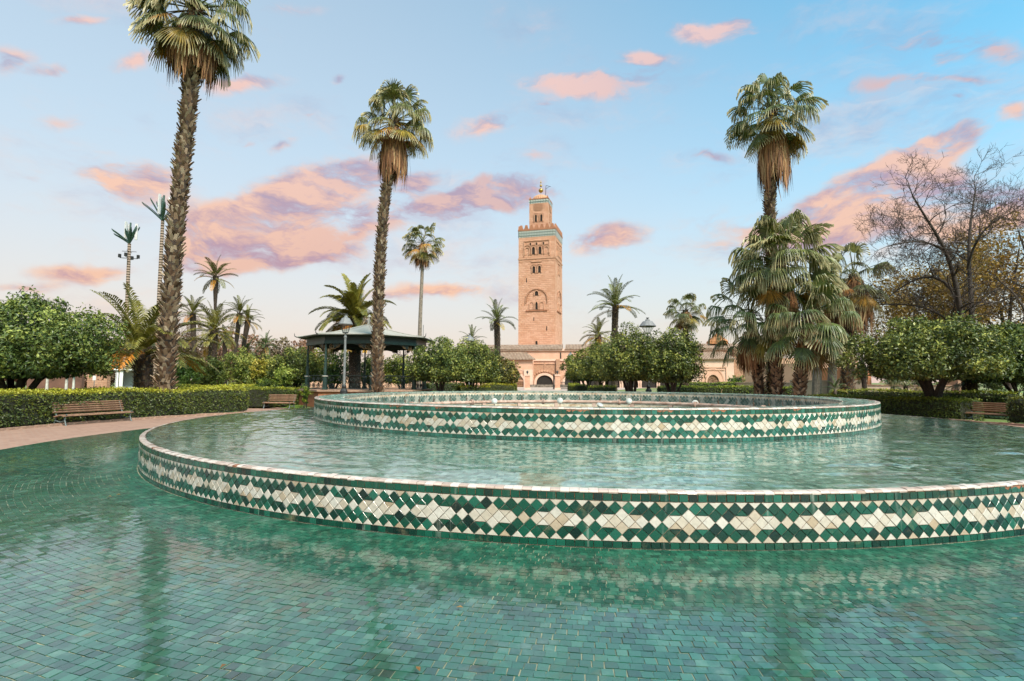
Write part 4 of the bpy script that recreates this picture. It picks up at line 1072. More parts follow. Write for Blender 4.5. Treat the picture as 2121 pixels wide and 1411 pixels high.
def nearest(keys, v): return min(keys, key=lambda k: abs(k-v))
def palm(name, px_pts, Y, crown, rad, size, n, label, fam='fan', stub=0.13, dens=34, skirt=None, seed=1, pmax=85, pmin=-45, tint=(1, 1, 1), yellow=0.15, group=None, mat=None, sk_off=0.15, up=0.9, power=0.8):
    """px_pts: trunk line in the photograph at distance Y; crown: pixel of the growing point"""
    g = random.Random(seed)
    P = np.array([at(x, y, Y) for x, y in px_pts])
    base = P[0].copy(); base[2] = -0.06
    P = np.vstack([base, P[1:]]); 
    root = tag(empty(name, base), label, 'palm tree', group)
    top = at(*crown, Y) - base
    P = np.vstack([P - base, top])
    core, stubs = palm_trunk('trunk', P, rad, stub, dens, seed, mat=mat, up=up)
    trunk = obj('trunk', core, root)
    if stubs: obj('leaf_stubs', stubs, trunk)['kind'] = 'stuff'
    bank = {'fan': FAN, 'feather': FEA, 'canary': FEAC}[fam]
    keys = list(bank)
    for k in range(n):
        f = (k+.5)/n
        pc = pmax + (pmin-pmax)*f**power + g.gauss(0, 11)
        key = nearest(keys, pc); me = bank[key][g.randrange(len(bank[key]))]
        az = k*2.39996 + g.gauss(0, .25)
        old = f > 1-yellow
        tc = (2.6+g.uniform(-.5, .8), 1.55+g.uniform(-.3, .3), .9) if old and g.random() < .75 else (1+g.gauss(0, .15),)*3
        c = tuple(max(0.2, tc[i]*tint[i]) for i in range(3)) + (1,)
        s = size*g.uniform(.86, 1.1)
        obj('frond', me, root, top + np.array([0, 0, -0.45*size*0.4*f + 0.05]), (g.gauss(0, .10), 0, az), s, c)
    if skirt:
        r0, r1, h, ns = skirt
        obj('dead_leaf_skirt', skirt_mesh(r0, r1, h, ns, seed), root, top + np.array([0, 0, -sk_off]))
    return root
FG = 'tall fan palms'
palm('fan_palm', [(340, 800), (347, 700), (355, 600), (363, 480), (378, 350), (390, 240), (396, 170)], 26, (405, 18), [.38, .34, .31, .30, .29, .28, .26], 1.42, 62, 'tallest fan palm, its crown cut by the top edge on the left', seed=3, skirt=(.35, 1.0, 3.4, 1900), sk_off=.5, stub=.24, dens=44, pmin=-62, tint=(.75, .8, .75), yellow=.22, group=FG, power=.62)
palm('fan_palm', [(784, 815), (782, 700), (786, 560), (795, 430), (803, 375), (808, 330)], 34, (817, 250), [.32, .30, .28, .27, .27, .26, .24], 1.24, 50, 'tall shaggy fan palm standing in front of the bandstand', seed=5, skirt=(.32, .85, 3.6, 1500), sk_off=.5, stub=.22, dens=46, pmin=-38, yellow=.3, group=FG, tint=(1.1, 1.05, 1))
palm('fan_palm', [(1600, 815), (1600, 650), (1597, 520), (1595, 430), (1593, 380)], 36, (1599, 228), [.34, .32, .31, .31, .31, .28], 1.5, 48, 'tall fan palm on the right rising over the others', seed=8, skirt=(.4, .95, 4.8, 1900), sk_off=.9, stub=.22, dens=44, pmin=-48, yellow=.16, group=FG, tint=(.85, .95, .9), power=.7)
palm('fan_palm', [(868, 806), (868, 745), (871, 640), (875, 560)], 46, (875, 502), [.24, .19, .17, .15, .14], .95, 36, 'slender fan palm with smooth stem right of the bandstand', seed=12, skirt=(.15, .55, 2.2, 420), stub=0, mat=M['grey_bark'], pmin=-55, yellow=.35, group='slender fan palms')
palm('fan_palm', [(1612, 822), (1608, 740), (1612, 660), (1615, 590)], 33, (1617, 540), [.28, .27, .28, .30, .30], 1.66, 56, 'big fan palm in the middle of the right clump, red brown thatch below', seed=15, skirt=(.5, .9, 3.6, 1500), sk_off=1.5, stub=.24, dens=40, pmin=-42, yellow=.06, group='fan palms of the right clump', tint=(1.1, 1.1, 1.0))
palm('fan_palm', [(1578, 822), (1568, 770), (1560, 715)], 34.5, (1553, 655), [.28, .27, .26, .25], 1.42, 38, 'left palm of the right clump with drooping dark leaves', seed=18, skirt=(.4, .75, 2.6, 900), sk_off=1.0, stub=.24, dens=40, pmin=-58, yellow=.08, group='fan palms of the right clump', tint=(.8, .95, .9))
palm('fan_palm', [(1652, 822), (1660, 760), (1668, 715)], 31.5, (1676, 652), [.29, .28, .27, .26], 1.48, 38, 'low right palm of the clump, fans hanging almost to its base', seed=21, skirt=(.4, .7, 2.4, 800), sk_off=.8, stub=.24, dens=40, pmin=-62, yellow=.08, group='fan palms of the right clump', tint=(.85, 1, .9))
palm('fan_palm', [(1752, 822), (1758, 740), (1765, 650)], 41, (1768, 570), [.50, .42, .36, .30], 1.35, 30, 'thick trunked palm behind the clump, tangled with branches', seed=24, skirt=(.45, 1.1, 4.4, 1100), stub=.17, dens=50, pmin=-60, yellow=.35, group='fan palms of the right clump', tint=(1.15, 1.05, .9))
palm('fan_palm', [(1690, 822), (1693, 750), (1700, 690)], 43, (1702, 600), [.36, .33, .3, .28], 1.05, 18, 'palm with bare grey trunk half hidden behind the clump', seed=27, skirt=(.35, .8, 3.0, 600), stub=0, mat=M['grey_bark'], pmin=-60, yellow=.3, group='fan palms of the right clump')
palm('fan_palm', [(1722, 822), (1724, 760), (1730, 700)], 44, (1732, 640), [.36, .33, .3, .28], 1.0, 16, 'second bare trunked palm between the clump and the thick one', seed=29, skirt=(.35, .8, 3.0, 500), stub=0, mat=M['grey_bark'], pmin=-60, yellow=.3, group='fan palms of the right clump')
palm('fan_palm', [(1419, 812), (1420, 740)], 48, (1420, 643), [.30, .27, .25], .95, 32, 'squat fan palm behind the row of orange trees', seed=33, skirt=(.3, .7, 2.0, 420), stub=.14, dens=26, pmin=-55, yellow=.3, group='slender fan palms')
FEG = 'date palms'
palm('date_palm', [(735, 812), (735, 745)], 48, (736, 655), [.56, .52, .55, .62], 3.95, 64, 'Canary date palm with full arching crown behind the bandstand', 'canary', stub=.06, dens=70, seed=41, pmin=-34, yellow=.3, group=FEG, tint=(1.9, 1.5, .85), up=.2)
palm('date_palm', [(1272, 806), (1272, 720)], 60, (1275, 632), [.36, .33, .38], 3.6, 24, 'date palm with spreading crown right of the minaret', 'feather', stub=.12, dens=30, seed=43, pmin=2, yellow=.1, group=FEG, tint=(1.1, 1.05, .95), power=.7)
palm('date_palm', [(1031, 806), (1031, 740)], 62, (1029, 662), [.36, .34, .36], 2.7, 20, 'date palm with upright crown left of the minaret', 'feather', stub=.12, dens=30, seed=45, pmin=-5, yellow=.1, group=FEG, tint=(1.1, 1.1, 1.05))
palm('date_palm', [(1236, 806), (1238, 740)], 70, (1239, 693), [.4, .38, .42], 2.7, 24, 'small ragged date palm at the right foot of the minaret', 'feather', stub=.1, dens=20, seed=47, pmin=-25, yellow=.35, group=FEG, tint=(1.3, 1.05, .8), skirt=(.35, .5, 2.4, 120))
palm('date_palm', [(444, 806), (445, 700), (446, 620)], 62, (447, 572), [.20, .17, .16, .16, .34], 2.5, 24, 'slim date palm with bulging neck, tallest of the group on the left', 'feather', stub=.07, dens=26, seed=51, pmin=-12, yellow=.15, group=FEG, tint=(1.1, .95, .7))
palm('date_palm', [(405, 806), (402, 720)], 58, (399, 648), [.22, .20, .32], 2.3, 24, 'date palm nearest the tallest palm in the left group', 'feather', stub=.08, dens=26, seed=53, pmin=-15, yellow=.2, group=FEG, tint=(1.25, 1.05, .7))
palm('date_palm', [(484, 806), (488, 720)], 60, (497, 648), [.20, .18, .30], 2.3, 24, 'leaning date palm, left one of the pair', 'feather', stub=.08, dens=26, seed=55, pmin=-15, yellow=.2, group=FEG, tint=(1.2, 1.0, .7))
palm('date_palm', [(497, 806), (503, 725)], 64, (514, 663), [.18, .18, .34], 2.1, 20, 'lower leaning date palm, right one of the pair', 'feather', stub=.08, dens=26, seed=57, pmin=-15, yellow=.25, group=FEG, tint=(1.2, 1.0, .7))
palm('date_palm', [(438, 806), (440, 740)], 50, (443, 682), [.42, .38, .34], 2.9, 34, 'bushy date palm with stout shaggy trunk in the left group', 'feather', stub=.15, dens=26, seed=59, pmin=-20, yellow=.25, group=FEG, tint=(1.4, 1.1, .65))
palm('date_palm', [(300, 808), (297, 770)], 28, (291, 722), [.46, .42, .40], 3.9, 36, 'young date palm with stout trunk left of the tallest palm', 'feather', stub=.16, dens=34, seed=61, pmin=2, yellow=.22, group=FEG, tint=(1.4, 1.15, .7), power=.7)
palm('date_palm', [(978, 806), (978, 750)], 66, (978, 704), [.25, .22, .22], 1.9, 22, 'small tufted palm behind the orange trees left of the minaret', 'feather', stub=.06, dens=20, seed=63, pmin=-35, yellow=.2, group=FEG)
palm('date_palm', [(897, 806), (897, 760)], 80, (898, 716), [.25, .22, .22], 1.8, 14, 'far palm whose leaf tips peep over the tree by the bandstand', 'feather', stub=0, seed=65, pmin=10, group=FEG, mat=M['grey_bark'])
palm('date_palm', [(465, 806), (465, 760)], 66, (466, 700), [.28, .26, .26], 1.9, 22, 'small palm among the scrub right of the left group', 'feather', stub=.06, dens=20, seed=67, pmin=-35, yellow=.2, group=FEG, tint=(.8, .9, .8))
palm('date_palm', [(550, 806), (550, 760)], 74, (551, 714), [.28, .26, .26], 1.9, 26, 'dark fan topped palm above the scrub left of the bandstand', 'feather', stub=.06, dens=20, seed=69, pmin=-45, yellow=.1, group=FEG, tint=(.6, .75, .7))
palm('date_palm', [(508, 806), (508, 765)], 66, (510, 726), [.28, .26, .26], 2.2, 26, 'low spreading palm behind the yellow shrub', 'feather', stub=.06, dens=20, seed=71, pmin=-35, yellow=.15, group=FEG, tint=(.8, .85, .75))
palm('date_palm', [(1790, 812), (1790, 790)], 36, (1786, 776), [.16, .15, .14], 1.2, 14, 'young palm beside the thick trunk on the right', 'feather', stub=.04, dens=20, seed=73, pmin=-5, group='young palms', tint=(.8, 1, .9))
palm('date_palm', [(1730, 818), (1730, 812)], 33, (1730, 806), [.10, .09, .08], .85, 12, 'tiny palm seedling before the pale wall', 'feather', stub=0, mat=M['grey_bark'], seed=75, pmin=0, group='young palms', tint=(.7, .95, .9))
palm('fan_palm', [(1876, 822), (1876, 812)], 32.5, (1876, 800), [.14, .13, .12], .72, 16, 'small blue green fan palm under the right orange tree', seed=77, stub=.06, dens=20, pmin=-10, group='young palms', tint=(.6, .85, .9))
palm('date_palm', [(2008, 815), (2008, 805)], 31.0, (2008, 788), [.4, .38, .36], 1.8, 20, 'stubby shaded palm behind the right hedge', 'feather', stub=.1, dens=24, seed=79, pmin=-10, group='young palms', tint=(.5, .6, .6))

# --- bare tree and rusty trees on the right
def grow(mb, g, p, d, L, r, depth, out, splits=3):
    r = max(r, 0.0105); n = 4; pts = [p]; dd = d.copy()
    for k in range(n):
        dd = dd + g.normal(0, .16, 3) + np.array([0, 0, .05]); dd /= np.linalg.norm(dd)
        pts.append(pts[-1] + dd*L/n)
    mb.tube(pts, np.linspace(r, r*.55, n+1), 5 if depth > 2 else (4 if depth > 1 else 3), caps=False)
    if depth == 0: out.append((pts[-1], dd)); return
    for k in range(splits):
        i = n if k == 0 else g.integers(1, n+1)
        a = unit_rows(np.cross(dd, g.normal(0, 1, 3))[None])[0]
        nd = dd*.75 + a*g.uniform(.45, .95); nd /= np.linalg.norm(nd)
        grow(mb, g, pts[i], nd, L*g.uniform(.6, .82), r*.58, depth-1, out, splits)
def limb_tree(name, limbs, Y, label, mat, depth=4, seed=1, twig=1.6, leaf=None, cat='tree', tint=(1, 1, 1, 1), leafsize=.2, perleaf=10, group=None, splits=3):
    g = np.random.default_rng(seed); mb = MB(); out = []
    base = at(*limbs[0][0][0], Y); base[2] = -0.06
    for pts, r0, r1, dy in limbs:
        P = np.array([at(x, y, Y + dy*k/(len(pts)-1)) for k, (x, y) in enumerate(pts)])
        P, q = spline(P, 14); P = P - base
        rr = np.linspace(r0, r1, 14)
        mb.tube(P, rr, 8, caps=False)
        for k in range(4, 14):
            for _ in range(1 if k < 8 else 2):
                dd = unit_rows((P[k]-P[k-1])[None])[0]; a = unit_rows(np.cross(dd, g.normal(0, 1, 3))[None])[0]
                nd = dd*.6 + a*.9; nd /= np.linalg.norm(nd)
                grow(mb, g, P[k], nd, twig*g.uniform(.7, 1.2), rr[k]*.45, depth-1, out, splits)
        grow(mb, g, P[-1], unit_rows((P[-1]-P[-2])[None])[0], twig, r1*.8, depth-1, out, splits)
    root = tag(empty(name, base), label, cat, group)
    obj('trunk', mb.mesh('trunk', mat, True), root)
    if leaf:
        o_ = np.array([p for p, d in out]); k = np.repeat(np.arange(len(o_)), perleaf)
        Pl = o_[k] + g.normal(0, .42, (len(k), 3))
        obj('foliage', leaf_mesh('foliage', Pl, g.normal(0, 1, (len(k), 3)) + np.array([0, 0, .6]), leafsize, np.clip(g.normal(.45, .25, len(k)), 0, 1), M[leaf], 0.45), root, color=tint)
    return root
limb_tree('bare_tree', [([(2004, 806), (1998, 690), (1988, 640), (1978, 575), (1974, 530), (1960, 498), (1930, 478), (1905, 440), (1890, 405)], .26, .05, -2),
                        ([(2004, 806), (1992, 640), (1978, 575), (1945, 552), (1900, 560), (1862, 590), (1835, 620)], .20, .04, 2),
                        ([(2004, 806), (2018, 660), (2010, 600), (2004, 540), (2006, 480), (2014, 430), (2020, 398)], .22, .05, 2),
                        ([(2004, 560), (2012, 520), (2040, 470), (2075, 450)], .10, .04, -2),
                        ([(1974, 530), (1925, 500), (1880, 500), (1840, 510)], .10, .03, -3),
                        ([(2004, 806), (2000, 690), (1940, 635), (1880, 625), (1812, 632)], .14, .04, 3)],
          38, 'leafless winter tree with wide bare branches on the right', M['bare_bark'], 5, 5, 1.4)
limb_tree('bare_tree', [([(2150, 806), (2140, 600), (2128, 520), (2110, 480)], .2, .05, 0), ([(2150, 806), (2130, 640), (2090, 590), (2060, 575)], .16, .04, 1)], 42, 'second bare tree reaching in from the right edge', M['bare_bark'], 3, 9, 1.8)
limb_tree('rusty_tree', [([(1960, 806), (1955, 690), (1940, 650), (1915, 625)], .2, .05, 2), ([(1960, 806), (1965, 680), (1985, 630), (1992, 600)], .2, .05, -2), ([(1960, 806), (1940, 690), (1890, 660), (1860, 650)], .15, .04, 0)],
          47, 'rusty brown leaved tree behind the bare one, lower left part', M['bare_bark'], 3, 13, 1.9, 'rust_leaf', leafsize=.27, perleaf=26, group='rusty trees behind the bare tree')
limb_tree('rusty_tree', [([(2090, 806), (2080, 660), (2060, 600), (2040, 560)], .25, .05, 2), ([(2090, 806), (2090, 640), (2105, 560), (2110, 520)], .25, .05, -2), ([(2090, 806), (2070, 680), (2020, 640), (1990, 620)], .2, .04, 0)],
          49, 'taller rusty brown leaved tree at the right edge', M['bare_bark'], 3, 17, 2.2, 'rust_leaf', leafsize=.28, perleaf=28, group='rusty trees behind the bare tree', tint=(1.1, 1, .9, 1))
limb_tree('thin_tree', [([(376, 806), (378, 740), (372, 690)], .08, .03, 0), ([(376, 760), (386, 715), (392, 690)], .06, .02, 1)], 62, 'thin twiggy bare tree between the palms on the left', M['bare_bark'], 3, 21, 1.2)
limb_tree('fruit_tree', [([(1790, 806), (1785, 720), (1770, 670), (1760, 640)], .12, .04, 0), ([(1790, 806), (1800, 740), (1812, 700)], .1, .03, 1)], 45, 'thin brown tree tangled behind the thick palm trunk', M['bare_bark'], 3, 25, 1.5, 'rust_leaf', leafsize=.2, perleaf=4)

# --- limewashed saplings on the left
for px, Y, y0, w_, lb in ((138, 31, 756, 44, 'sapling with limewashed trunk and yellow green top'), (98, 31, 800, 0, 'limewashed post like trunk left of the yellow topped sapling'), (153, 36, 768, 26, 'smaller pale sapling right of the yellow topped one')):
    z1 = at(px, 776, Y)[2]
    root = tag(empty('sapling', (at(px, 780, Y)[0], Y, -0.06)), lb, 'tree', 'limewashed saplings')
    MB().tube([(0, 0, 0), (.02, 0, z1*.5), (0, .02, z1+.1)], [.09, .075, .06], 8).build('trunk', M['white_bark'], root)
    if w_:
        rx = w_*Y/F_PX/2; zt = at(px, y0, Y)[2]
        obj('crown', crown_mesh('crown', rx, rx, (zt-z1)*.6, 26, 50, .13, M['shrub_leaf'], seed=px), root, (0, 0, (zt+z1)/2+.15), color=(.8, .9, .8, 1))

# ------------------------------------------------------------------ mosque, minaret and garden walls
def stone_material(name, c1, c2, mortar, bw, bh, stain, vert=True, coord='Object', bumpd=0.03, var=0.5):
    m, t, b = material(name)
    p = pos(t, coord)
    sp = t.n('ShaderNodeSeparateXYZ'); t.link(p, sp.inputs[0])
    cb = t.n('ShaderNodeCombineXYZ')
    t.link(t.math('ADD', sp.outputs[0], t.math('MULTIPLY', sp.outputs[1], 1.0)), cb.inputs[0]); t.link(sp.outputs[2], cb.inputs[1])
    wob = t.vmath('ADD', cb.outputs[0], t.vmath('SCALE', t.noise(p, 0.7/bh*0.4, 3.0, .6, out=1), s=bh*0.9))
    br = t.n('ShaderNodeTexBrick'); t.link(wob, br.inputs['Vector'])
    br.inputs['Scale'].default_value = 1.0; br.inputs['Brick Width'].default_value = bw; br.inputs['Row Height'].default_value = bh; br.inputs['Mortar Size'].default_value = bh*0.06
    br.inputs['Mortar Smooth'].default_value = 0.6
    br.inputs['Color1'].default_value = (*c1, 1); br.inputs['Color2'].default_value = (*c2, 1); br.inputs['Mortar'].default_value = (*mortar, 1)
    n1 = t.noise(p, 0.35, 7.0, 0.68); n2 = t.noise(p, 2.2/bw, 4.0, 0.6)
    c = t.mix(t.maprange(n1, 0.42, 0.72, 0, 0.6), br.outputs[0], (*stain, 1))
    holes = t.maprange(n2, 0.62, 0.74)
    c = t.mix(t.math('MULTIPLY', holes, var), c, (stain[0]*.42, stain[1]*.36, stain[2]*.33, 1))
    t.link(c, b.inputs['Base Color']); b.inputs['Roughness'].default_value = 0.92
    h = t.math('SUBTRACT', t.noise(p, 4/bw, 5.0, .6), t.math('MULTIPLY', br.outputs['Fac'], 0.8))
    bump(t, b, h, bumpd)
    return m
M['stone'] = stone_material('ochre_ashlar', (0.58, 0.315, 0.215), (0.49, 0.245, 0.155), (0.50, 0.27, 0.18), 1.3, 0.65, (0.44, 0.20, 0.105), bumpd=0.12, var=.75)
M['trim'] = plain('dressed_stone_trim', (0.52, 0.275, 0.175), 0.9, 0.25, 1.2)
M['merlon'] = plain('red_merlon_plaster', (0.36, 0.15, 0.08), 0.9, 0.25, 1.0)
M['rose'] = plain('rose_plaster', (0.60, 0.345, 0.245), 0.9, 0.16, 0.35, c2=(0.50, 0.27, 0.18))
M['rose_light'] = plain('pale_rose_plaster', (0.66, 0.43, 0.33), 0.9, 0.12, 0.35)
M['terracotta'] = plain('terracotta_wall', (0.52, 0.20, 0.105), 0.9, 0.2, 0.4)
M['brickwall'] = stone_material('old_brick', (0.46, 0.25, 0.16), (0.36, 0.18, 0.11), (0.42, 0.27, 0.19), 0.5, 0.2, (0.40, 0.22, 0.13), bumpd=0.04)
M['plinth'] = stone_material('red_plinth_brick', (0.42, 0.155, 0.075), (0.33, 0.11, 0.05), (0.36, 0.17, 0.10), 0.24, 0.085, (0.30, 0.10, 0.05), bumpd=0.008)
M['roof'] = None
m, t, b = material('weathered_roof_tile')
p = pos(t); sp = t.n('ShaderNodeSeparateXYZ'); t.link(p, sp.inputs[0])
wv = t.math('SINE', t.math('MULTIPLY', sp.outputs[0], 14.0))
n1 = t.noise(p, 0.8, 5, .6)
c = t.mix(t.maprange(n1, .35, .7), (0.25, 0.155, 0.105, 1), (0.36, 0.245, 0.18, 1))
t.link(t.mix(t.maprange(wv, -.2, -1, 0, .55), c, (0.12, .07, .05, 1)), b.inputs['Base Color']); b.inputs['Roughness'].default_value = .9
bump(t, b, wv, 0.08)
M['roof'] = m
m, t, b = material('green_white_frieze')
p = pos(t); sp = t.n('ShaderNodeSeparateXYZ'); t.link(p, sp.inputs[0])
hx = t.math('ADD', sp.outputs[0], sp.outputs[1])
sx = lambda k, ph: t.math('SINE', t.math('ADD', t.math('MULTIPLY', t.math('ADD', hx, t.math('MULTIPLY', sp.outputs[2], k)), 3.4), ph))
lat = t.math('MULTIPLY', sx(1.0, 0.0), sx(-1.0, 0.0))
lat2 = t.math('MULTIPLY', t.math('SINE', t.math('MULTIPLY', hx, 6.8)), t.math('SINE', t.math('MULTIPLY', sp.outputs[2], 6.8)))
fz = t.math('ADD', lat, t.math('MULTIPLY', lat2, .6))
t.link(t.ramp(fz, [(0.0, (0.02, 0.055, 0.05)), (0.22, (0.03, 0.08, 0.07)), (0.30, (0.60, 0.57, 0.50)), (1.0, (0.68, 0.64, 0.57))]), b.inputs['Base Color'])
b.inputs['Roughness'].default_value = 0.3
M['frieze'] = m
M['dark'] = plain('deep_window_shade', (0.02, 0.013, 0.010), 0.9, 0.3, 3.0)
M['wood'] = plain('carved_brown_door', (0.30, 0.14, 0.05), 0.7, 0.4, 2.5)
M['gold'] = plain('gilded_copper', (0.50, 0.30, 0.07), 0.35, 0.25, 3.0, metal=0.7)
M['iron'] = plain('black_iron', (0.03, 0.03, 0.03), 0.5, 0.3, 5.0, metal=0.3)

def arch_line(w_, h, spring, n=14, point=0.25):
    """outline of a slightly pointed arch from the left foot to the right foot"""
    pts = [(-w_/2, 0)]
    for k in range(n+1):
        a = PI - PI*k/n
        x = math.cos(a)*w_/2; z = spring + (h-spring)*(math.sin(a)**(1-point*.6))*(1 - 0*point)
        pts.append((x, z))
    pts.append((w_/2, 0))
    return np.array(pts)
def face_frame(o, u, nrm):
    """maps (along, up, out) on a wall to local xyz"""
    o, u, nrm = map(lambda a: np.asarray(a, float), (o, u, nrm))
    return lambda a, z, w_: o + u*a + np.array([0, 0, z]) + nrm*w_
def arch_window(parent, fr, x, z, w_, h, deep=0.3, pane='dark', frame='trim', name='window', fw=0.28, spring=None, point=.35):
    """arched opening: pane set back behind a moulded frame that stands proud of the wall"""
    spring = h*.62 if spring is None else spring
    A = arch_line(w_, h, spring, point=point); B = arch_line(w_+2*fw, h+fw, spring, point=point)
    mb = MB().prism(A, lambda a, b_, c: fr(x+a, z+b_, 0.01+0.04*c))
    win = mb.build(name, M[pane], parent)
    mb = MB(); n = len(A)
    V = [fr(x+a, z+b_, w0) for (L, w0) in ((A, 0.0), (A, deep), (B, deep), (B, 0.0)) for a, b_ in L]
    Q = [(k*n+i, k*n+i+1, (k+1)*n+i+1, (k+1)*n+i) for k in range(3) for i in range(n-1)]
    Q += [(0, n, 2*n, 3*n), (n-1, 4*n-1, 3*n-1, 2*n-1)]
    mb.add(V, Q); mb.build('frame', M[frame], win)
    return win
def lobes(parent, fr, x, z, w_, h, spring, n, size, mat, name='lobed_arch', point=.3, out=.25):
    """ring of small raised blocks, the scalloped edge of a blind arch"""
    L = arch_line(w_, h, spring, 60, point)[1:-1]
    s = np.concatenate([[0], np.cumsum(np.linalg.norm(np.diff(L, axis=0), axis=1))]); q = np.linspace(0, s[-1], n)
    mb = MB()
    for k, qq in enumerate(q):
        a, b_ = np.interp(qq, s, L[:, 0]), np.interp(qq, s, L[:, 1])
        oct_ = [(a+size*.5*math.cos(t_), b_+size*.5*math.sin(t_)) for t_ in np.arange(6)*PI/3]
        mb.prism(oct_, lambda u_, v_, c: fr(x+u_, z+v_, out*c))
    return mb.build(name, M[mat], parent)

# --- minaret
PSI, MW = R(16.0), 12.95
A0 = at(1073.5, 700, 180); A0[2] = 0
ux, uy = np.array([math.cos(PSI), -math.sin(PSI), 0]), np.array([math.sin(PSI), math.cos(PSI), 0])
mc = A0 + ux*MW/2 + uy*MW/2
minaret = tag(empty('minaret', (mc[0], mc[1], -0.06), -PSI), 'tall square stone minaret with tiled frieze and domed lantern', 'tower')
zf = lambda y, px=1112: at(px, y, (A0 + ux*MW/2)[1] if px == 1112 else mc[1]-1.5)[2]
fx = lambda px: (px-1112)*(A0+ux*MW/2)[1]/F_PX/math.cos(PSI)          # pixel -> metres along the front face
hw = MW/2
z_sh, z_fr0, z_fr1, z_me = zf(492), zf(490), zf(476.5), zf(466)
MB().box2((-hw, -hw, 0), (hw, hw, z_fr0)).build('shaft', M['stone'], minaret)
fr_t = MB().box2((-hw-.1, -hw-.1, z_fr0), (hw+.1, hw+.1, z_fr1)).build('tile_frieze', M['frieze'], minaret)
MB().box2((-hw-.22, -hw-.22, z_fr1), (hw+.22, hw+.22, z_fr1+.5)).build('parapet', M['merlon'], minaret)
z_p = z_fr1+.5; hm = z_me - z_p + .2
nm = 7
for sd in range(4):
    for k in range(nm):
        a = -hw + (k+.5)*MW/nm; wm = MW/nm*.48
        pr = [(-wm, 0), (wm, 0), (wm*.62, hm*.45), (wm*.40, hm), (-wm*.40, hm), (-wm*.62, hm*.45)]
        rz = sd*PI/2
        o = MB().prism(pr, lambda u, v, c: np.array([a+u, -hw-.2+c*.5, v])).build('merlon', M['merlon'], minaret, (0, 0, z_p), rz)
fronts = [face_frame((0, -hw, 0), (1, 0, 0), (0, -1, 0)), face_frame((hw, 0, 0), (0, 1, 0), (1, 0, 0)), face_frame((-hw, 0, 0), (0, -1, 0), (-1, 0, 0))]
zc_ = zf(534)
MB().box2((-hw-.18, -hw-.18, zc_-.35), (hw+.18, hw+.18, zc_+.1)).build('string_course', M['trim'], minaret)
MB().box2((-hw-.08, -hw-.08, zc_-1.15), (hw+.08, hw+.08, zc_-.95)).build('string_course', M['trim'], minaret)
for fi, fr in enumerate(fronts[:2]):
    # upper arcade
    for px in (1105.6, 1119.0): arch_window(minaret, fr, fx(px), zf(526.5), 1.05, zf(511)-zf(526.5), .35)
    for px in (1092.5, 1132.5): arch_window(minaret, fr, fx(px), zf(526.5), 1.4, zf(512)-zf(526.5), .3, 'stone')
    for px in (1092.5, 1105.6, 1119.0, 1132.5): lobes(minaret, fr, fx(px), zf(526.5), 2.3, zf(506.5)-zf(526.5), 2.0, 11, .38, 'trim', point=.6)
    for px in (1099, 1112, 1126): arch_window(minaret, fr, fx(px), zf(507.5), .55, zf(502)-zf(507.5), .25, fw=.2)
    MB().prism([(fx(1086), zf(499)), (fx(1138), zf(499)), (fx(1138), zf(497.6)), (fx(1086), zf(497.6))], lambda a, b_, c: fr(a, b_, .25*c)).build('moulding', M['trim'], minaret)
    for px in (1085.6, 1138.6): MB().prism([(fx(px)-.18, zf(530)), (fx(px)+.18, zf(530)), (fx(px)+.18, zf(497.6)), (fx(px)-.18, zf(497.6))], lambda a, b_, c: fr(a, b_, .22*c)).build('moulding', M['trim'], minaret)
    # second pair
    for px in (1106.3, 1118.0):
        arch_window(minaret, fr, fx(px), zf(565), 1.0, zf(551)-zf(565), .3)
        lobes(minaret, fr, fx(px), zf(565), 1.9, zf(547)-zf(565), 2.0, 9, .36, 'trim', point=.6)
    MB().prism([(fx(1101), zf(542.5)), (fx(1123), zf(542.5)), (fx(1123), zf(541)), (fx(1101), zf(541))], lambda a, b_, c: fr(a, b_, .25*c)).build('moulding', M['trim'], minaret)
    # great blind arch
    lobes(minaret, fr, fx(1112), zf(643), 7.6, zf(598)-zf(643), 2.9, 29, .42, 'trim', point=.45, out=.35)
    lobes(minaret, fr, fx(1112), zf(643), 6.9, zf(601)-zf(643), 2.9, 26, .26, 'merlon', 'lobed_arch', .45, .1)
    MB().prism([(fx(1090), zf(644)), (fx(1134), zf(644)), (fx(1134), zf(642)), (fx(1090), zf(642))], lambda a, b_, c: fr(a, b_, .3*c)).build('sill', M['merlon'], minaret)
    arch_window(minaret, fr, fx(1112), zf(612), 1.2, zf(603)-zf(612), .3)
    arch_window(minaret, fr, fx(1112), zf(641), .85, zf(625.5)-zf(641), .3)
    for px in (1101.5, 1122.5): arch_window(minaret, fr, fx(px), zf(641), 1.2, zf(626)-zf(641), .2, 'stone', fw=.2, point=.8)
for px, y0, y1 in ((1091, 584, 575), (1106.3, 664, 657), (1132.7, 685, 676)): MB().prism([(fx(px)-.17, zf(y0)), (fx(px)+.17, zf(y0)), (fx(px)+.12, zf(y1)), (fx(px)-.12, zf(y1))], lambda a, b_, c: fronts[0](a, b_, .03*c)).build('window', M['dark'], minaret)
arch_window(minaret, fronts[0], fx(1112), zf(713.5), .8, zf(706)-zf(713.5), .3)
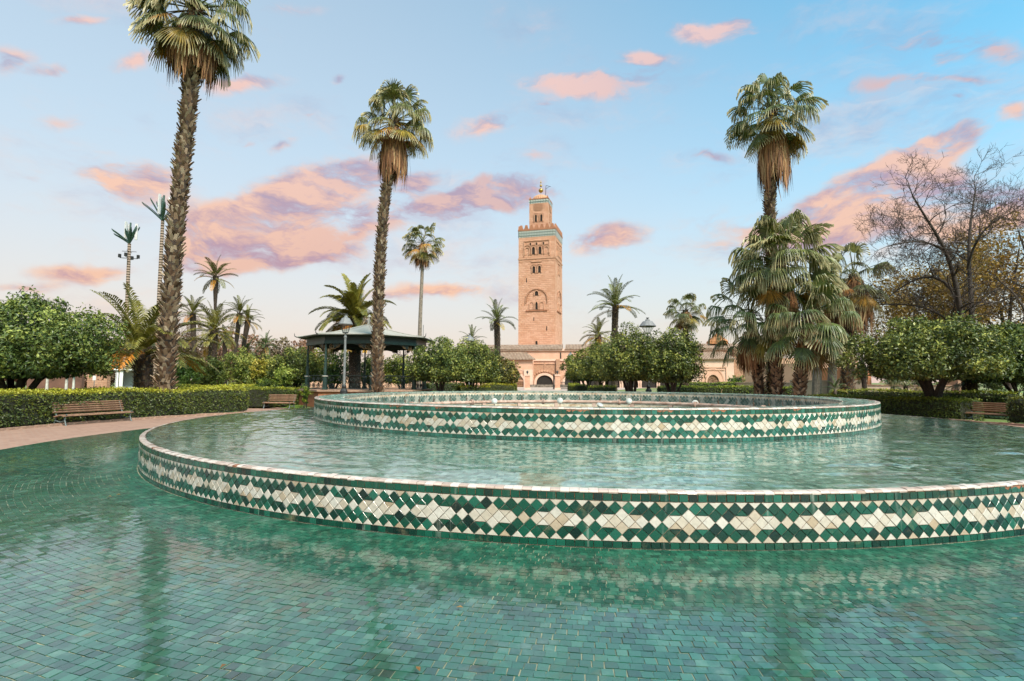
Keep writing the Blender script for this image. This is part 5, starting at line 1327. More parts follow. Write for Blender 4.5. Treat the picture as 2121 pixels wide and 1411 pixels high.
# lantern
lw = fx(1136.5)-fx(1096.5); lh = lw/2; cx_l = 0.0
z0, z1, z2 = z_fr1+.2, zf(424, 1118), zf(416, 1118)
lan = MB().box2((-lh, -lh, z0), (lh, lh, z1)).build('lantern', M['stone'], minaret)
MB().box2((-lh-.08, -lh-.08, z1), (lh+.08, lh+.08, z2)).build('lantern_frieze', M['frieze'], lan)
MB().box2((-lh-.16, -lh-.16, z2), (lh+.16, lh+.16, z2+.3)).build('cornice', M['merlon'], lan)
for sx_, sy_ in ((-1, -1), (1, -1), (1, 1), (-1, 1)): MB().lathe([(.5, 0), (.3, .5), (.02, 1.0)], (sx_*(lh-.3), sy_*(lh-.3), z2+.3), 4, PI/4).build('merlon', M['merlon'], lan)
for fr in (face_frame((0, -lh, 0), (1, 0, 0), (0, -1, 0)), face_frame((lh, 0, 0), (0, 1, 0), (1, 0, 0))):
    for px in (-5.9, 5.9):
        arch_window(lan, fr, px*.168, zf(462, 1118), .8, zf(447.5, 1118)-zf(462, 1118), .3)
        lobes(lan, fr, px*.168, zf(462, 1118), 1.5, zf(444, 1118)-zf(462, 1118), 1.8, 9, .3, 'trim', point=.6)
    mb = MB()
    for r_ in range(5):
        for c_ in range(4 + r_ % 2):
            a, b_ = (c_-1.5-(r_ % 2)*.5)*.72, zf(441, 1118)+.3+r_*.52
            for s_ in (-1, 1): mb.prism([(a-.08, b_), (a+.08, b_), (a+s_*.36+.08, b_+.52), (a+s_*.36-.08, b_+.52)], lambda u, v, c: fr(u, v, .18*c))
    mb.build('lozenge_net', M['trim'], lan)
zd = z2+.3; rd = lh*.90
n_r = 24; ang = np.arange(n_r*2)/(n_r*2)*2*PI
Vd = []; rings = np.linspace(0, PI/2*.98, 9)
for t_ in rings: Vd.append(np.stack([rd*math.cos(t_)**.8*(1+.03*np.cos(ang*n_r))*np.cos(ang), rd*math.cos(t_)**.8*(1+.03*np.cos(ang*n_r))*np.sin(ang), np.full(len(ang), zd + (zf(401.5, 1118)-zd)*math.sin(t_))], 1))
k_ = len(ang); i, j = np.meshgrid(np.arange(8), np.arange(k_), indexing='ij'); i, j = i.ravel(), j.ravel()
obj('dome', np_mesh('dome', np.concatenate(Vd), [np.stack([i*k_+j, i*k_+(j+1) % k_, (i+1)*k_+(j+1) % k_, (i+1)*k_+j], 1)], plain('ribbed_dome_plaster', (0.50, 0.26, 0.15), 0.9, .2, 1.0)), lan)
fin = MB().tube([(0, 0, zd+2), (0, 0, zf(370, 1118))], .09, 6).build('finial_rod', M['gold'], lan)
for y, r_ in ((391.5, .86), (381.5, .46), (374.5, .28)):
    zb = zf(y, 1118)
    MB().lathe([(.02, -r_*.95), (r_*.55, -r_*.8), (r_*.95, -r_*.3), (r_, 0), (r_*.9, r_*.4), (r_*.5, r_*.8), (.02, r_*1.0)], (0, 0, zb), 14).build('finial_ball', M['gold'], fin, smooth=True)
MB().tube([(1.9, -1.2, zd+.2), (2.15, -1.2, zf(384.5, 1118))], .09, 5).tube([(2.15, -1.2, zf(384.5, 1118)), (3.9, -1.2, zf(388, 1118))], .07, 5).tube([(2.15, -1.2, zf(391.5, 1118)), (3.4, -1.2, zf(387.5, 1118))], .06, 5).build('flag_gallows', M['iron'], lan)

# --- mosque front, in a frame of its own (its right end lies nearer)
PS2 = R(8.5)
MO = at(1128, 801, 162); MO[2] = -0.06
mosque = tag(empty('mosque', MO, -PS2), 'long rose coloured mosque front with tiled eaves and lobed arches', 'building')
mu, mn = np.array([math.cos(PS2), -math.sin(PS2), 0]), np.array([-math.sin(PS2), -math.cos(PS2), 0])
def mf(px, py, off=0.0):
    """pixel -> (along, up) on the plane that stands `off` in front of the mosque wall"""
    d_ = ray(px, py); o_ = MO + mn*off
    t_ = np.dot(o_ - np.array([0, 0, CAM_H]), mn)/np.dot(d_, mn)
    P = d_*t_ + np.array([0, 0, CAM_H]) - o_
    return np.dot(P, mu), P[2]
frm = lambda off: face_frame((0, -off, 0), (1, 0, 0), (0, -1, 0))
X0, X1 = mf(948, 780)[0], mf(1562, 780)[0]
zr, zc1, zc0 = mf(1128, 715.5)[1], mf(1128, 723.0)[1], mf(1128, 727.2)[1]
MB().box2((X0, 0, 0), (X1, 24, zc0)).build('wall', M['rose'], mosque)
MB().box2((X0-.2, -.45, zc0), (X1+.2, 24.2, zc1)).build('cornice', M['rose_light'], mosque)
def roof_slab(parent, xa, xb, y0, y1, z0, z1, hip0=0, hip1=0, name='roof'):
    return MB().add([(xa, y0, z0), (xb, y0, z0), (xb-hip1, y1, z1), (xa+hip0, y1, z1), (xa, y0, z0-.25), (xb, y0, z0-.25), (xb-hip1, y1, z0-.25), (xa+hip0, y1, z0-.25)],
                    [(0, 1, 2, 3), (4, 5, 1, 0), (5, 6, 2, 1), (7, 4, 0, 3), (6, 7, 3, 2), (7, 6, 5, 4)]).build(name, M['roof'], parent)
xn = mf(1167, 720)[0]
roof_slab(mosque, X0-.4, xn-.3, -.7, 3.5, zc1, zr+.5); roof_slab(mosque, xn+.5, X1+.4, -.7, 3.5, zc1, zr+.5)
# recessed strip and ledge over the arches
a0, zl = mf(1105, 748); a1, _ = mf(1200, 748)
MB().box2((a0, -.35, zl), (a1, 0, zl+.6)).build('ledge', M['rose_light'], mosque)
MB().box2((a0, -.30, zl-1.0), (a1, 0, zl-.72)).build('ledge', M['trim'], mosque)
xq, zq = mf(1161.5, 743)
MB().box2((xq-.2, -.1, zq), (xq+.15, 0, mf(1161.5, 730.5)[1])).build('drain_slot', M['dark'], mosque)
# pier, panel and arches
xa, xb = mf(1105.5, 790)[0], mf(1151, 790)[0]
MB().box2((xa, -.12, 0), (xb, 0, zl-1.1)).build('arch_panel', M['brickwall'], mosque)
xp0, xp1 = mf(1152, 790, .8)[0], mf(1160, 790, .8)[0]
MB().box2((xp0, -.8, 0), (xp1, 0, mf(1156, 744)[1])).build('pier', M['brickwall'], mosque)
f0 = frm(.12)
xc, zt = mf(1128.5, 777.5); wA = mf(1146, 790)[0]-mf(1111.5, 790)[0]
arch_window(mosque, f0, xc, 0.0, wA, zt, .45, 'dark', 'rose_light', 'archway', .7, zt*.30, .15)
lobes(mosque, f0, xc, 0.0, wA+3.2, mf(1128, 768)[1], zt*.28, 17, .8, 'trim', point=.25, out=.3)
MB().box2((xc-.15, -.35, mf(1128, 767)[1]), (xc+.15, -.1, mf(1128, 751)[1])).build('arch_stem', M['trim'], mosque)
xr = mf(1186, 780)[0]
arch_window(mosque, frm(0), xr, 0.0, wA*.95, zt*.92, .45, 'dark', 'rose_light', 'archway', .7, zt*.3, .15)
lobes(mosque, frm(0), xr, 0.0, wA*.95+3.2, zt*1.12, zt*.28, 17, .8, 'trim', point=.25, out=.3)
for px in (1230, 1268, 1306, 1344, 1382, 1414): 
    arch_window(mosque, frm(0), mf(px, 780)[0], 0.0, wA*.85, zt*.92, .45, 'dark', 'rose_light', 'archway', .7, zt*.3, .15)
# porch block with hipped eaves left of the arches
OB = 3.5
b0, b1 = mf(985, 780, OB)[0], mf(1103, 780, OB)[0]
zb_ = mf(1070, 744, OB)[1]
MB().box2((b0, -OB, 0), (b1, 0, zb_)).build('porch', M['rose'], mosque)
MB().box2((b1-5.4, -OB-.25, zb_-6.8), (b1-.6, -OB, zb_-6.4)).build('ledge', M['trim'], mosque)
MB().box2((b1-2.6, -OB-.5, 0), (b1+.1, -OB, zb_-3.2)).build('pilaster', M['rose_light'], mosque)
roof_slab(mosque, b0-.6, mf(1106, 742, OB)[0]+.6, -OB-.9, -.2, zb_, mf(1080, 729)[1], 3, 3.6)
fo = frm(OB)
xd, zdt = mf(1075, 778.5, OB); wd_ = mf(1084.5, 790, OB)[0]-mf(1065, 790, OB)[0]
arch_window(mosque, fo, xd, 0.0, wd_, zdt, .4, 'wood', 'rose_light', 'door', .55, zdt*.45, .1)
arch_window(mosque, fo, xd-.3, 0.0, wd_*1.95, zdt*1.55, .12, 'rose', 'rose_light', 'blind_arch', .25, zdt*.7, .1)
for k in range(6): MB().box2((xd-wd_/2+.1, -OB-.12, .5+k*.75), (xd+wd_/2-.1, -OB-.05, .62+k*.75)).build('door_rail', M['trim'], mosque)
# low rough stone bench wall along the foot
MB().box2((mf(1098, 800, 6)[0], -6.6, 0), (mf(1182, 800, 6)[0], -5.8, .85)).build('low_wall', plain('rough_grey_stone', (.25, .19, .15), .95, .5, 1.2, bumpd=.1), mosque)
# right wing with its portal
OW = 5.0
w0, w1 = mf(1432, 770, OW)[0], mf(1520.5, 770, OW)[0]
zw = mf(1480, 743, OW)[1]
MB().box2((w0, -OW, 0), (w1, 0, zw)).build('wing', M['rose_light'], mosque)
roof_slab(mosque, w0-.5, w1+.5, -OW-.7, -.2, zw, mf(1480, 728.5)[1], 1.2, 2.4)
fw_ = frm(OW)
xw, zw2 = mf(1476.5, 776.5, OW); ww = mf(1489, 785, OW)[0]-mf(1464, 785, OW)[0]
arch_window(mosque, fw_, xw, 0.0, ww, zw2, .4, 'wood', 'rose', 'door', .5, zw2*.4, .1)
arch_window(mosque, fw_, xw, 0.0, ww*1.7, zw2*1.42, .14, 'rose', 'rose', 'blind_arch', .35, zw2*.5, .1)
zz1 = mf(1476, 760, OW)[1]
for x_a, x_b, z_a, z_b in ((xw-ww*1.12, xw+ww*1.12, zz1-.3, zz1), (xw-ww*1.12, xw-ww*1.08, 0, zz1), (xw+ww*1.08, xw+ww*1.12, 0, zz1), (xw-ww*.98, xw+ww*.98, zz1-1.0, zz1-.75)): MB().box2((x_a, -OW-.22, z_a), (x_b, -OW, z_b)).build('portal_frame', M['rose'], mosque)
t0, t1 = mf(1521, 770, 3)[0], mf(1546, 770, 3)[0]
MB().box2((t0, -3, 0), (t1, 0, mf(1530, 727, 3)[1])).build('brick_pier', M['brickwall'], mosque)
MB().box2((t1, -2, 0), (t1+30, 6, mf(1580, 742, 2)[1])).build('side_wall', M['rose'], mosque)
pxr = mf(1492, 712)[0]
mb = MB().lathe([(3.6, 0), (3.6, .9), (2.4, 1.8), (.1, 3.4)], (pxr, 4, mf(1492, 711.5)[1]), 4, PI/4)
mb.build('pavilion_roof', plain('orange_roof_tile', (.50, .20, .08), .85, .3, 1.0), mosque)

# --- gate piers, gate and railing before the square
def gate_pier(px0, px1, ytop, Y, label):
    xa, xb = at(px0, 800, Y)[0], at(px1, 800, Y)[0]; h = at(px0, ytop, Y)[2]; c = (xa+xb)/2; w_ = xb-xa
    root = tag(empty('gate_pier', (c, Y, -0.02)), label, 'gate pier', 'gate piers')
    MB().box2((-w_*.62, -w_*.62, 0), (w_*.62, w_*.62, .35)).build('foot', M['rose_light'], root)
    MB().box2((-w_/2, -w_/2, .35), (w_/2, w_/2, h*.86)).build('shaft', M['terracotta_pale'], root)
    MB().box2((-w_*.6, -w_*.6, h*.86), (w_*.6, w_*.6, h*.95)).build('cap', M['rose_light'], root)
    ln = MB().lathe([(.10, h*.95), (.08, h*1.02), (.24, h*1.03), (.20, h*1.05), (.22, h*1.10), (.32, h*1.11), (.06, h*1.19), (.03, h*1.22)], sides=6).build('lantern', M['iron'], root)
    return root
M['terracotta_pale'] = plain('pink_pier_plaster', (.58, .30, .20), .9, .2, 1.5)
gate_pier(1087, 1097.5, 774, 116, 'pink gate pier with lantern, left side of the square')
gate_pier(1149.5, 1159.5, 774, 116, 'pink gate pier with lantern, right side of the square')
gP, gQ = at(1148, 800, 115.5), at(1160, 800, 116)
g_ = tag(empty('iron_gate', (gP[0], 115.5, -.02)), 'dark iron gate leaf standing open against the right pier', 'gate')
MB().box2((-.12, 0, .1), (.12, 2.4, .25)).box2((-.1, 0, 3.1), (.1, 2.4, 3.22)).build('frame', M['iron'], g_)
for k in range(12): MB().box2((-.06, .1+k*.2, .1), (.06, .16+k*.2, 3.4)).build('bar', M['iron'], g_)
rl = tag(empty('iron_railing', (at(1160.5, 800, 116)[0], 116, -.02)), 'dark railing right of the gate before the arches', 'railing')
Lr = at(1184, 800, 116)[0]-at(1160.5, 800, 116)[0]
MB().box2((0, -.04, .2), (Lr, .04, .28)).box2((0, -.04, 1.5), (Lr, .04, 1.58)).build('rail', M['iron'], rl)
bar = MB().box2((-.025, -.025, 0), (.025, .025, 1.8)).mesh('bar', M['iron'])
for k in range(14): obj('bar', bar, rl, ((k+.5)*Lr/14, 0, 0))

# --- garden walls
def wall(name, pts, h, th, mat, label, cap=None, cat='wall'):
    P = np.asarray(pts, float); root = tag(empty(name, (*P[0], -0.06)), label, cat)
    for k in range(len(P)-1):
        a, b_ = P[k]-P[0], P[k+1]-P[0]; L = np.linalg.norm(b_-a); rz = math.atan2(b_[1]-a[1], b_[0]-a[0]); c = (a+b_)/2
        MB().box((0, 0, h/2), (L+th*.5, th, h)).build('wall_body', M[mat], root, (c[0], c[1], 0), rz)
        if cap: MB().box((0, 0, 0), (L+th*.5+.1, th+.12, .09)).build('coping', M[cap], root, (c[0], c[1], h+.045), rz)
    return root
M['dull_brick'] = plain('dull_red_wall', (.16, .075, .05), .9, .3, .8)
M['pale_wall'] = plain('pale_pink_render', (.60, .44, .34), .9, .15, .8, c2=(.50, .34, .25))
wall('low_wall', [at(1523, 800, 60)[:2], at(1640, 800, 50)[:2]], 1.75, .4, 'pale_wall', 'pale low wall running up to the round bush', 'pale_wall')
wall('low_wall', [at(1640, 800, 46)[:2], at(1792, 800, 43)[:2]], 1.95, .4, 'pale_wall', 'pale rendered wall behind the palm trunks', 'pale_wall')
wall('low_wall', [at(1798, 800, 42)[:2], at(1965, 800, 40)[:2]], 1.62, .4, 'pale_wall', 'pale low wall behind the right orange tree, capped with brick', 'kerb')
wall('terracotta_wall', [at(1548, 800, 95)[:2], at(1705, 800, 84)[:2]], 5.0, .8, 'rose', 'rose wall behind the palm clump')
wall('terracotta_wall', [at(1690, 800, 80)[:2], at(1800, 800, 72)[:2]], 4.0, .6, 'terracotta', 'strong orange red wall right of the palm clump')
wall('pink_wall', [at(1962, 800, 46)[:2], at(1990, 800, 44)[:2]], 2.1, .5, 'rose', 'short pink wall end behind the dark trunks on the right')
wall('pink_wall', [at(620, 800, 125)[:2], at(1000, 800, 130)[:2]], 2.6, .5, 'rose', 'far pink wall glimpsed between trunks left of the mosque')
wall('brick_wall', [at(60, 800, 62)[:2], at(170, 800, 62)[:2]], 2.2, .4, 'dull_brick', 'dull red wall in the shade at far left')
wall('brick_wall', [at(186, 800, 58)[:2], at(222, 800, 58)[:2]], 2.4, .5, 'brickwall', 'small bright brick wall behind the yellow hedge on the left')
# white kiosk
M['kiosk'] = plain('white_painted_panel', (.66, .64, .62), .6, .1, 1.0)
kx = at(262, 800, 56)[0]; kw = 42*56/F_PX; kh = at(262, 766, 56)[2]
ki = tag(empty('kiosk', (kx, 56, -.06), .25), 'small white kiosk with open counter behind the young date palm', 'kiosk')
MB().box2((-kw/2, 0, 0), (-kw/2+.12, 1.8, kh)).box2((-kw/2, 0, 0), (-kw*.18, .1, kh)).box2((kw/2-.12, 0, 0), (kw/2, 1.8, kh)).box2((-kw/2, 1.7, 0), (kw/2, 1.8, kh)).box2((-kw*.18, 0, 0), (kw/2, .1, 1.0)).build('shell', M['kiosk'], ki)
MB().box2((-kw/2-.1, -.2, kh), (kw/2+.1, 1.9, kh+.15)).build('roof', M['kiosk'], ki)
MB().box2((-kw*.36, -.03, .1), (-kw*.33, .0, kh-.1)).build('door_joint', M['dark'], ki)

# ------------------------------------------------------------------ bandstand
M['zinc'] = plain('pale_zinc_roof', (0.35, 0.325, 0.29), 0.9, 0.15, 1.0, spec=.1)
M['dark_green_iron'] = plain('dark_green_ironwork', (0.009, 0.018, 0.015), 0.45, 0.3, 5.0, spec=.5)
M['post_green'] = plain('green_cast_iron', (0.020, 0.046, 0.038), 0.45, 0.35, 6.0)
M['bronze'] = plain('rusty_bronze_scroll', (0.24, 0.15, 0.075), 0.5, 0.3, 6.0, metal=0.3)
GB = empty('bandstand', (-10.95, 40.0, -0.03))
tag(GB, 'octagonal iron bandstand with pale low roof on a brick plinth', 'bandstand')
PH = R(19)
vtx = lambda r, k, z: np.array([r*math.sin(PH+k*PI/4), -r*math.cos(PH+k*PI/4), z])
ZB, ZF, ZE, ZA = 1.18, 4.35, 4.98, 6.08
octr = lambda r: (r, )
def octo(prof): return MB().lathe(prof, sides=8, a0=PH-PI/2)
octo([(4.85, 0), (4.85, ZB-.12), (.1, ZB-.12)]).build('plinth', M['plinth'], GB)
octo([(5.0, ZB-.12), (5.0, ZB), (.1, ZB)]).build('plinth_coping', M['kerb'], GB)
# roof: eight slightly sagging sheets
n_s = 7
for k in range(8):
    V = []
    for s_ in np.linspace(0, 1, n_s):
        r_ = 5.12*(1-s_)+.12*s_; z = ZE + (ZA-ZE)*(s_**1.35)
        V += [vtx(r_, k, z), vtx(r_, k+1, z)]
    V = np.array(V); V2 = V - np.array([0, 0, .05])
    n_ = len(V); Q = [(2*a, 2*a+1, 2*a+3, 2*a+2) for a in range(n_s-1)]
    Q2 = [tuple(np.array(q[::-1])+n_) for q in Q] + [(0, n_, n_+1, 1)]
    MB().add(np.concatenate([V, V2]), Q + Q2).build('roof_sheet', M['zinc'], GB)
    # seam
    pts = [vtx(5.12*(1-s_)+.12*s_, k, ZE + (ZA-ZE)*(s_**1.35)+.02) for s_ in np.linspace(0, 1, n_s)]
    MB().tube(pts, .035, 5).build('roof_seam', M['zinc'], GB)
    MB().tube([vtx(5.1, k, ZE-.02), vtx(5.25, k, ZE+.05), vtx(5.28, k, ZE+.26)], [.04, .03, .015], 5).build('corner_horn', M['dark_green_iron'], GB)
    # fascia and its lower valance
    for (r_, z0, z1, nm, mt) in ((4.98, ZE-.10, ZE-.03, 'gutter', 'post_green'), (4.42, ZF+.22, ZE-.10, 'fascia', 'dark_green_iron'), (4.46, ZF, ZF+.22, 'fascia_rail', 'post_green')):
        a, b_ = vtx(r_, k, 0), vtx(r_, k+1, 0); a2, b2 = vtx(r_-.08, k, 0), vtx(r_-.08, k+1, 0)
        MB().add([a+[0, 0, z0], b_+[0, 0, z0], b_+[0, 0, z1], a+[0, 0, z1], a2+[0, 0, z0], b2+[0, 0, z0], b2+[0, 0, z1], a2+[0, 0, z1]], [(0, 1, 2, 3), (5, 4, 7, 6), (0, 4, 5, 1), (3, 2, 6, 7), (0, 3, 7, 4), (1, 5, 6, 2)]).build(nm, M[mt], GB)
    a, b_ = vtx(4.98, k, ZE-.09), vtx(4.98, k+1, ZE-.09); a2, b2 = vtx(.1, k, ZE+.35), vtx(.1, k+1, ZE+.35)
    MB().add([a, b_, b2, a2], [(3, 2, 1, 0)]).build('soffit', M['dark_green_iron'], GB)
    # column
    c = vtx(4.3, k, 0)
    col_ = MB().lathe([(.20, ZB), (.20, ZB+.10), (.16, ZB+.14), (.15, ZB+.85), (.19, ZB+.90), (.19, ZB+.97), (.10, ZB+1.02), (.085, ZB+1.9), (.11, ZB+1.93), (.11, ZB+1.99), (.075, ZB+2.02), (.065, ZF)], sides=10).build('column', M['post_green'], GB, c)
    MB().lathe([(.195, ZB+.90), (.20, ZB+.935), (.195, ZB+.97)], sides=10).build('collar', M['lamp_white'], col_)
    # scrolls under the valance and in the balustrade
    u = (vtx(4.3, k+1, 0)-vtx(4.3, k, 0)); Lp = np.linalg.norm(u); u /= Lp
    def spiral(x, z, r_, turns, sgn, a0):
        t_ = np.linspace(0, 1, 22); a = a0 + sgn*turns*2*PI*t_; rr = r_*(1-.82*t_)
        return [c + u*(x + rr_*math.cos(a_)) + np.array([0, 0, z + rr_*math.sin(a_)]) for rr_, a_ in zip(rr, a)]
    mb = MB()
    for xs, sg in ((.42, 1), (Lp-.42, -1)):
        mb.tube(spiral(xs, ZF-.20, .19, 1.6, sg, PI/2), .020, 4).tube(spiral(xs+sg*.42, ZF-.14, .14, 1.5, -sg, PI/2), .018, 4).tube(spiral(xs-sg*.20, ZF-.42, .12, 1.4, -sg, 0), .018, 4)
        mb.tube([c+u*(xs-sg*.3)+[0, 0, ZF-.62], c+u*(xs-sg*.12)+[0, 0, ZF-.36], c+u*(xs+sg*.2)+[0, 0, ZF-.36], c+u*(xs+sg*.62)+[0, 0, ZF-.05]], .018, 4)
    mb.build('scroll_bracket', M['bronze'], GB)['kind'] = 'stuff'
    arc_ = [c + u*x + np.array([0, 0, ZF-.02-.30*abs((x-Lp/2)/(Lp/2-.5))**2]) for x in np.linspace(.5, Lp-.5, 13)]
    low_ = [p_*np.array([1, 1, 0]) + np.array([0, 0, ZF+.05]) for p_ in arc_]
    mb = MB(); mb.add(arc_ + low_, [(i_, i_+1, i_+14, i_+13) for i_ in range(12)]); mb.build('valance', M['dark_green_iron'], GB)
    rail = MB().tube([c+u*.1+[0, 0, ZB+.98], c+u*(Lp-.1)+[0, 0, ZB+.98]], .022, 5).tube([c+u*.1+[0, 0, ZB+.08], c+u*(Lp-.1)+[0, 0, ZB+.08]], .022, 5).build('railing', M['dark_green_iron'], GB)
    mb = MB()
    for q in range(4):
        xq = .35 + q*(Lp-.7)/3
        for z_, sg in ((.26, 1), (.74, -1)):
            mb.tube(spiral(xq-.16, ZB+z_, .17, 1.5, sg, 0), .016, 4).tube(spiral(xq+.16, ZB+z_, .17, 1.5, -sg, PI), .016, 4)
        mb.tube([c+u*xq+[0, 0, ZB+.08], c+u*xq+[0, 0, ZB+.98]], .016, 4)
    mb.build('scrollwork', M['dark_green_iron'], rail)
fn = MB().lathe([(.16, ZA-.1), (.14, ZA+.1), (.12, ZA+.55), (.18, ZA+.6), (.02, ZA+.8)], sides=8).build('finial', M['lamp_white'], GB)
mb = MB()
for k in range(6):
    a = k*PI/3; dv = np.array([math.cos(a), math.sin(a), 0])
    t_ = np.linspace(0, 1, 20)
    for r_, xo, zo, sg in ((.26, .42, .05, 1), (.15, .34, .48, -1)):
        mb.tube([dv*(xo + r_*(1-.8*q)*math.cos(sg*9*q+1)) + np.array([0, 0, ZA + zo + r_*(1-.8*q)*math.sin(sg*9*q+1)]) for q in t_], .022, 4)
    mb.tube([dv*.1+[0, 0, ZA+.55], dv*.45+[0, 0, ZA+.3], dv*.75+[0, 0, ZA-.18]], .022, 4)
mb.build('finial_scrolls', M['bronze'], fn)

# ------------------------------------------------------------------ street lamps
M['lamp_post'] = plain('grey_painted_iron', (0.20, 0.20, 0.20), 0.45, 0.2, 5.0, metal=.2)
M['lamp_roof'] = plain('zinc_lamp_roof', (0.22, 0.215, 0.22), 0.7, 0.15, 5.0, metal=.3)
m, t, b = material('lamp_glass')
gl = t.n('ShaderNodeBsdfGlossy'); gl.inputs['Roughness'].default_value = .05
tr = t.n('ShaderNodeBsdfTransparent'); tr.inputs[0].default_value = (.9, .92, .9, 1)
mx = t.n('ShaderNodeMixShader'); mx.inputs[0].default_value = .10; t.link(tr.outputs[0], mx.inputs[1]); t.link(gl.outputs[0], mx.inputs[2])
t.link(mx.outputs[0], m.node_tree.nodes['Material Output'].inputs[0]); M['glass'] = m
def street_lamp(px, Y, label, H=6.0, wide=1.0, dark=False):
    root = tag(empty('street_lamp', (at(px, 780, Y)[0], Y, -0.06)), label, 'street lamp', 'park street lamps')
    mp = M['iron'] if dark else M['lamp_post']
    hl = H-1.25
    MB().lathe([(.30, 0), (.30, .35), (.20, .45), (.18, .95), (.24, 1.05), (.24, 1.2), (.13, 1.35), (.16, 1.48), (.10, 1.6)], sides=10).build('pedestal', M['iron'], root, smooth=False)
    MB().lathe([(.085, 1.55), (.07, hl-.3), (.10, hl-.26), (.10, hl-.18), (.06, hl-.14), (.05, hl), (.16, hl+.02), (.16, hl+.06)], sides=10).build('pole', mp, root)
    w_ = .42*wide
    lan = MB()
    for k in range(6):
        a = k*PI/3; dv = np.array([math.cos(a), math.sin(a), 0])
        lan.tube([dv*.17+[0, 0, hl+.05], dv*w_*.8+[0, 0, hl+.58]], .014, 4)
    lan.lathe([(.17, hl+.05), (.19, hl+.05), (.19, hl+.09), (.17, hl+.09)], sides=6, caps=False)
    lan = lan.build('lantern_frame', M['iron'], root)
    for k in range(6):
        a, b_ = k*PI/3, (k+1)*PI/3; d0, d1 = np.array([math.cos(a), math.sin(a), 0]), np.array([math.cos(b_), math.sin(b_), 0])
        MB().add([d0*.165+[0, 0, hl+.07], d1*.165+[0, 0, hl+.07], d1*w_*.78+[0, 0, hl+.57], d0*w_*.78+[0, 0, hl+.57]], [(0, 1, 2, 3)]).build('pane', M['glass'], lan)
    MB().lathe([(w_*1.02, hl+.55), (w_*1.08, hl+.60), (w_*1.0, hl+.66), (w_*.60, hl+.96), (w_*.30, hl+1.02), (w_*.28, hl+1.10), (.05, hl+1.14), (.09, hl+1.2), (.13, hl+1.25)], sides=12).build('lantern_roof', M['lamp_roof'], root)
    return root
street_lamp(713, 33.0, 'pale grey street lamp standing before the bandstand', 6.05)
street_lamp(1343, 40.0, 'street lamp rising out of the orange trees right of the minaret', 6.75, 1.45)
street_lamp(972, 47, 'street lamp above the orange trees left of the walk', 6.1)
street_lamp(1028, 74, 'far street lamp in front of a palm trunk left of the minaret', 6.0, dark=True)
street_lamp(1182, 70, 'small dark street lamp against the mosque wall right of the walk', 5.8, dark=True)
street_lamp(215, 72, 'thin dark lamp post far behind the hedge on the left', 5.0, dark=True)
rod = MB().tube([(0, 0, 0), (0, 0, at(875, 672, 45)[2])], .03, 5)
o = tag(rod.build('steel_pole', M['lamp_post'], None, (at(875, 780, 45)[0], 45, -.06)), 'thin steel pole beside the slender palm', 'pole')
stk = MB().tube([(0, 0, -.05), (.38, 0, 1.25)], .028, 5)
tag(stk.build('wooden_stake', plain('dry_wood_stake', (.42, .27, .13), .8, .3, 6.0), None, (at(1486, 812, 41)[0], 41, 0)), 'leaning wooden stake before the bright green hedge', 'stake')
for px, Y in ((196, 40),):
    sg = tag(empty('sign_post', (at(px, 780, Y)[0], Y, -.06)), 'small blank white sign on a thin post before the brick wall', 'sign')
    MB().tube([(0, 0, 0), (0, 0, 1.75)], .025, 6).build('post', M['lamp_post'], sg)
    MB().box((0, -.02, 1.95), (.24, .02, .34)).build('plate', M['kiosk'], sg)

